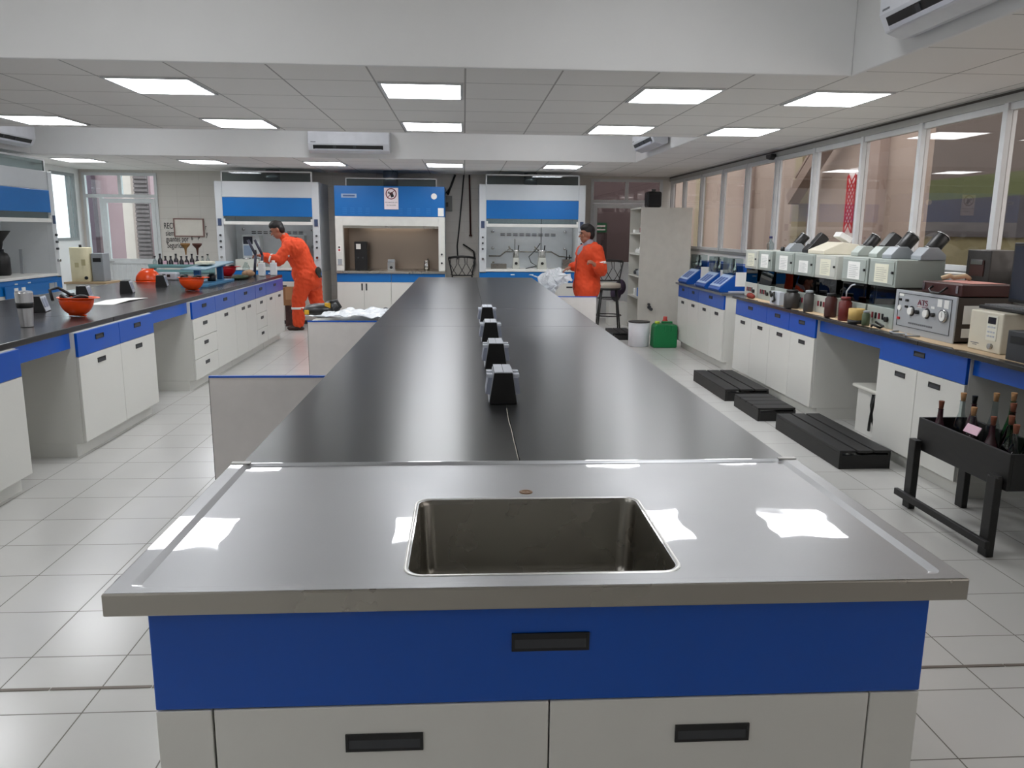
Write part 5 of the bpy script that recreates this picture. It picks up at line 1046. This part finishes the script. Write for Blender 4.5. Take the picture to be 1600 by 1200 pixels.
blob('coverall', CORAL, [('c', L((-2.74, 13.08, 1.33)), L((-2.74, 13.32, 1.33)), .165, .165), ('c', L((-2.83, 13.12, 1.40)), L((-2.83, 13.28, 1.40)), .11, .11), ('c', L((-2.72, 13.2, 1.28)), L((-2.60, 13.2, 1.0)), .195, .175), ('c', L((-2.60, 13.2, 1.0)), L((-2.52, 13.2, .86)), .175, .175), ('e', L((-2.64, 13.2, .94)), (.17, .18, .22)),
        ('c', L((-2.87, 13.19, 1.45)), L((-2.90, 13.19, 1.49)), .085, .078), ('c', L((-2.80, 13.01, 1.37)), L((-2.95, 12.93, 1.14)), .092, .088), ('c', L((-2.95, 12.93, 1.14)), L((-3.20, 12.955, 1.215)), .085, .052), ('e', L((-3.03, 12.94, 1.13)), (.11, .06, .06)),
        ('c', L((-2.82, 13.38, 1.37)), L((-3.04, 13.46, 1.13)), .09, .08), ('c', L((-3.04, 13.46, 1.13)), L((-3.26, 13.41, 1.13)), .075, .05),
        ('c', L((-2.58, 13.12, .88)), L((-2.70, 13.1, .50)), .15, .112), ('c', L((-2.70, 13.1, .50)), L((-2.715, 13.1, .13)), .108, .092), ('e', L((-2.47, 13.2, .80)), (.13, .19, .16)),
        ('c', L((-2.50, 13.3, .80)), L((-2.46, 13.32, .47)), .14, .108), ('c', L((-2.46, 13.32, .47)), L((-2.29, 13.34, .17)), .105, .088)], A, .011, 4, folds=.016)
band(A, L((-2.71, 13.1, .35)), L((-2.711, 13.1, .385)), .112)
band(A, L((-2.862, 12.985, 1.272)), L((-2.882, 12.973, 1.238)), .098)
band(A, L((-3.06, 12.94, 1.168)), L((-3.085, 12.942, 1.176)), .078)
band(A, L((-2.40, 13.33, .36)), L((-2.383, 13.332, .33)), .108)
shoe(L((-2.70, 13.1, 0)), (-1, -.1, 0), BOOT, A); shoe(L((-2.25, 13.34, .02)), (-1, 0, -.15), BOOT, A)
blob('glove', mat('grey_glove', (52, 52, 46), .8), [('e', L((-2.36, 13.06, .97)), (.05, .045, .07)), ('c', L((-2.36, 13.05, .95)), L((-2.31, 13.04, .88)), .02, .014), ('c', L((-2.37, 13.03, .94)), L((-2.34, 13.03, .87)), .018, .014)], A, .01, 2)
# standing man
B = thing('person', 'standing man in an orange coverall over a grey shirt, holding a plastic sack', 'person', (1.70, 10.9, 0))
def Q(p): return Vector(p)-Vector((1.70, 10.9, 0))
hc, hf, hu = Q((1.672, 10.88, 1.60)), (-.97, -.18, -.06), (-.05, 0, 1); K = 1.04
w1, w2 = Q((1.735, 10.52, 1.205)), Q((1.475, 10.98, 1.15))
body = head(hc, hf, hu, K)+[('c', Q((1.72, 10.9, 1.44)), Q((1.695, 10.9, 1.53)), .062, .056), ('c', Q((1.70, 10.9, 1.30)), Q((1.69, 10.9, .95)), .13, .12), ('c', Q((1.75, 10.73, 1.40)), Q((1.67, 11.07, 1.40)), .06, .06),
        ('c', Q((1.78, 10.72, 1.38)), Q((1.84, 10.66, 1.12)), .045, .037), ('c', Q((1.84, 10.66, 1.12)), w1, .036, .026), ('c', Q((1.66, 11.08, 1.38)), Q((1.62, 11.12, 1.17)), .045, .037), ('c', Q((1.62, 11.12, 1.17)), w2, .036, .026)]
for yy in (10.80, 11.0): body += [('c', Q((1.69, yy, .88)), Q((1.68, yy, .48)), .08, .058), ('c', Q((1.68, yy, .48)), Q((1.70, yy, .10)), .055, .038)]
body += hand(w1, (-.72, -.3, .55), (-.3, .3, -.6), 1, 1.1)+hand(w2, (-.9, -.1, -.35), (-.1, -.1, -1), -1, .5)
blob('body', SKIN, body, B, .008, 2)
face(B, hc, hf, hu, K); hair(B, hc, hf, hu, K)
blob('coverall', CORAL, [('c', Q((1.735, 10.81, 1.33)), Q((1.68, 11.0, 1.33)), .145, .145), ('c', Q((1.70, 10.9, 1.30)), Q((1.69, 10.9, .86)), .165, .185), ('e', Q((1.69, 10.9, .90)), (.19, .20, .20)), ('c', Q((1.765, 10.85, 1.43)), Q((1.73, 10.97, 1.44)), .07, .07),
        ('c', Q((1.785, 10.73, 1.38)), Q((1.845, 10.66, 1.13)), .092, .085), ('c', Q((1.845, 10.66, 1.13)), Q((1.765, 10.555, 1.185)), .082, .06), ('c', Q((1.66, 11.07, 1.37)), Q((1.62, 11.12, 1.17)), .088, .078), ('c', Q((1.62, 11.12, 1.17)), Q((1.50, 10.995, 1.155)), .072, .055)]
        +[('c', Q((1.69, yy, .85)), Q((1.68, yy, .5)), .125, .10) for yy in (10.79, 11.01)]+[('c', Q((1.68, yy, .5)), Q((1.70, yy, .14)), .10, .09) for yy in (10.79, 11.01)], B, .011, 4, folds=.013)
blob('shirt', mat('grey_shirt', (150, 148, 160), .8), [('e', Q((1.60, 10.86, 1.36)), (.055, .06, .10), (0, .25, .3)), ('c', Q((1.70, 10.88, 1.475)), Q((1.715, 10.9, 1.49)), .076, .072)], B, .01, 2)
MB().tube([Q((1.535, 10.80, 1.33)), Q((1.525, 10.80, 1.2)), Q((1.508, 10.80, 1.0)), Q((1.50, 10.80, .85))], .006).build('zip_seam', mat('dark_orange_seam', (150, 46, 16), .7), B)
band(B, Q((1.822, 10.686, 1.222)), Q((1.829, 10.679, 1.192)), .094)
shoe(Q((1.70, 10.80, 0)), (-1, -.15, 0), BOOT, B); shoe(Q((1.70, 11.0, 0)), (-1, .1, 0), BOOT, B)
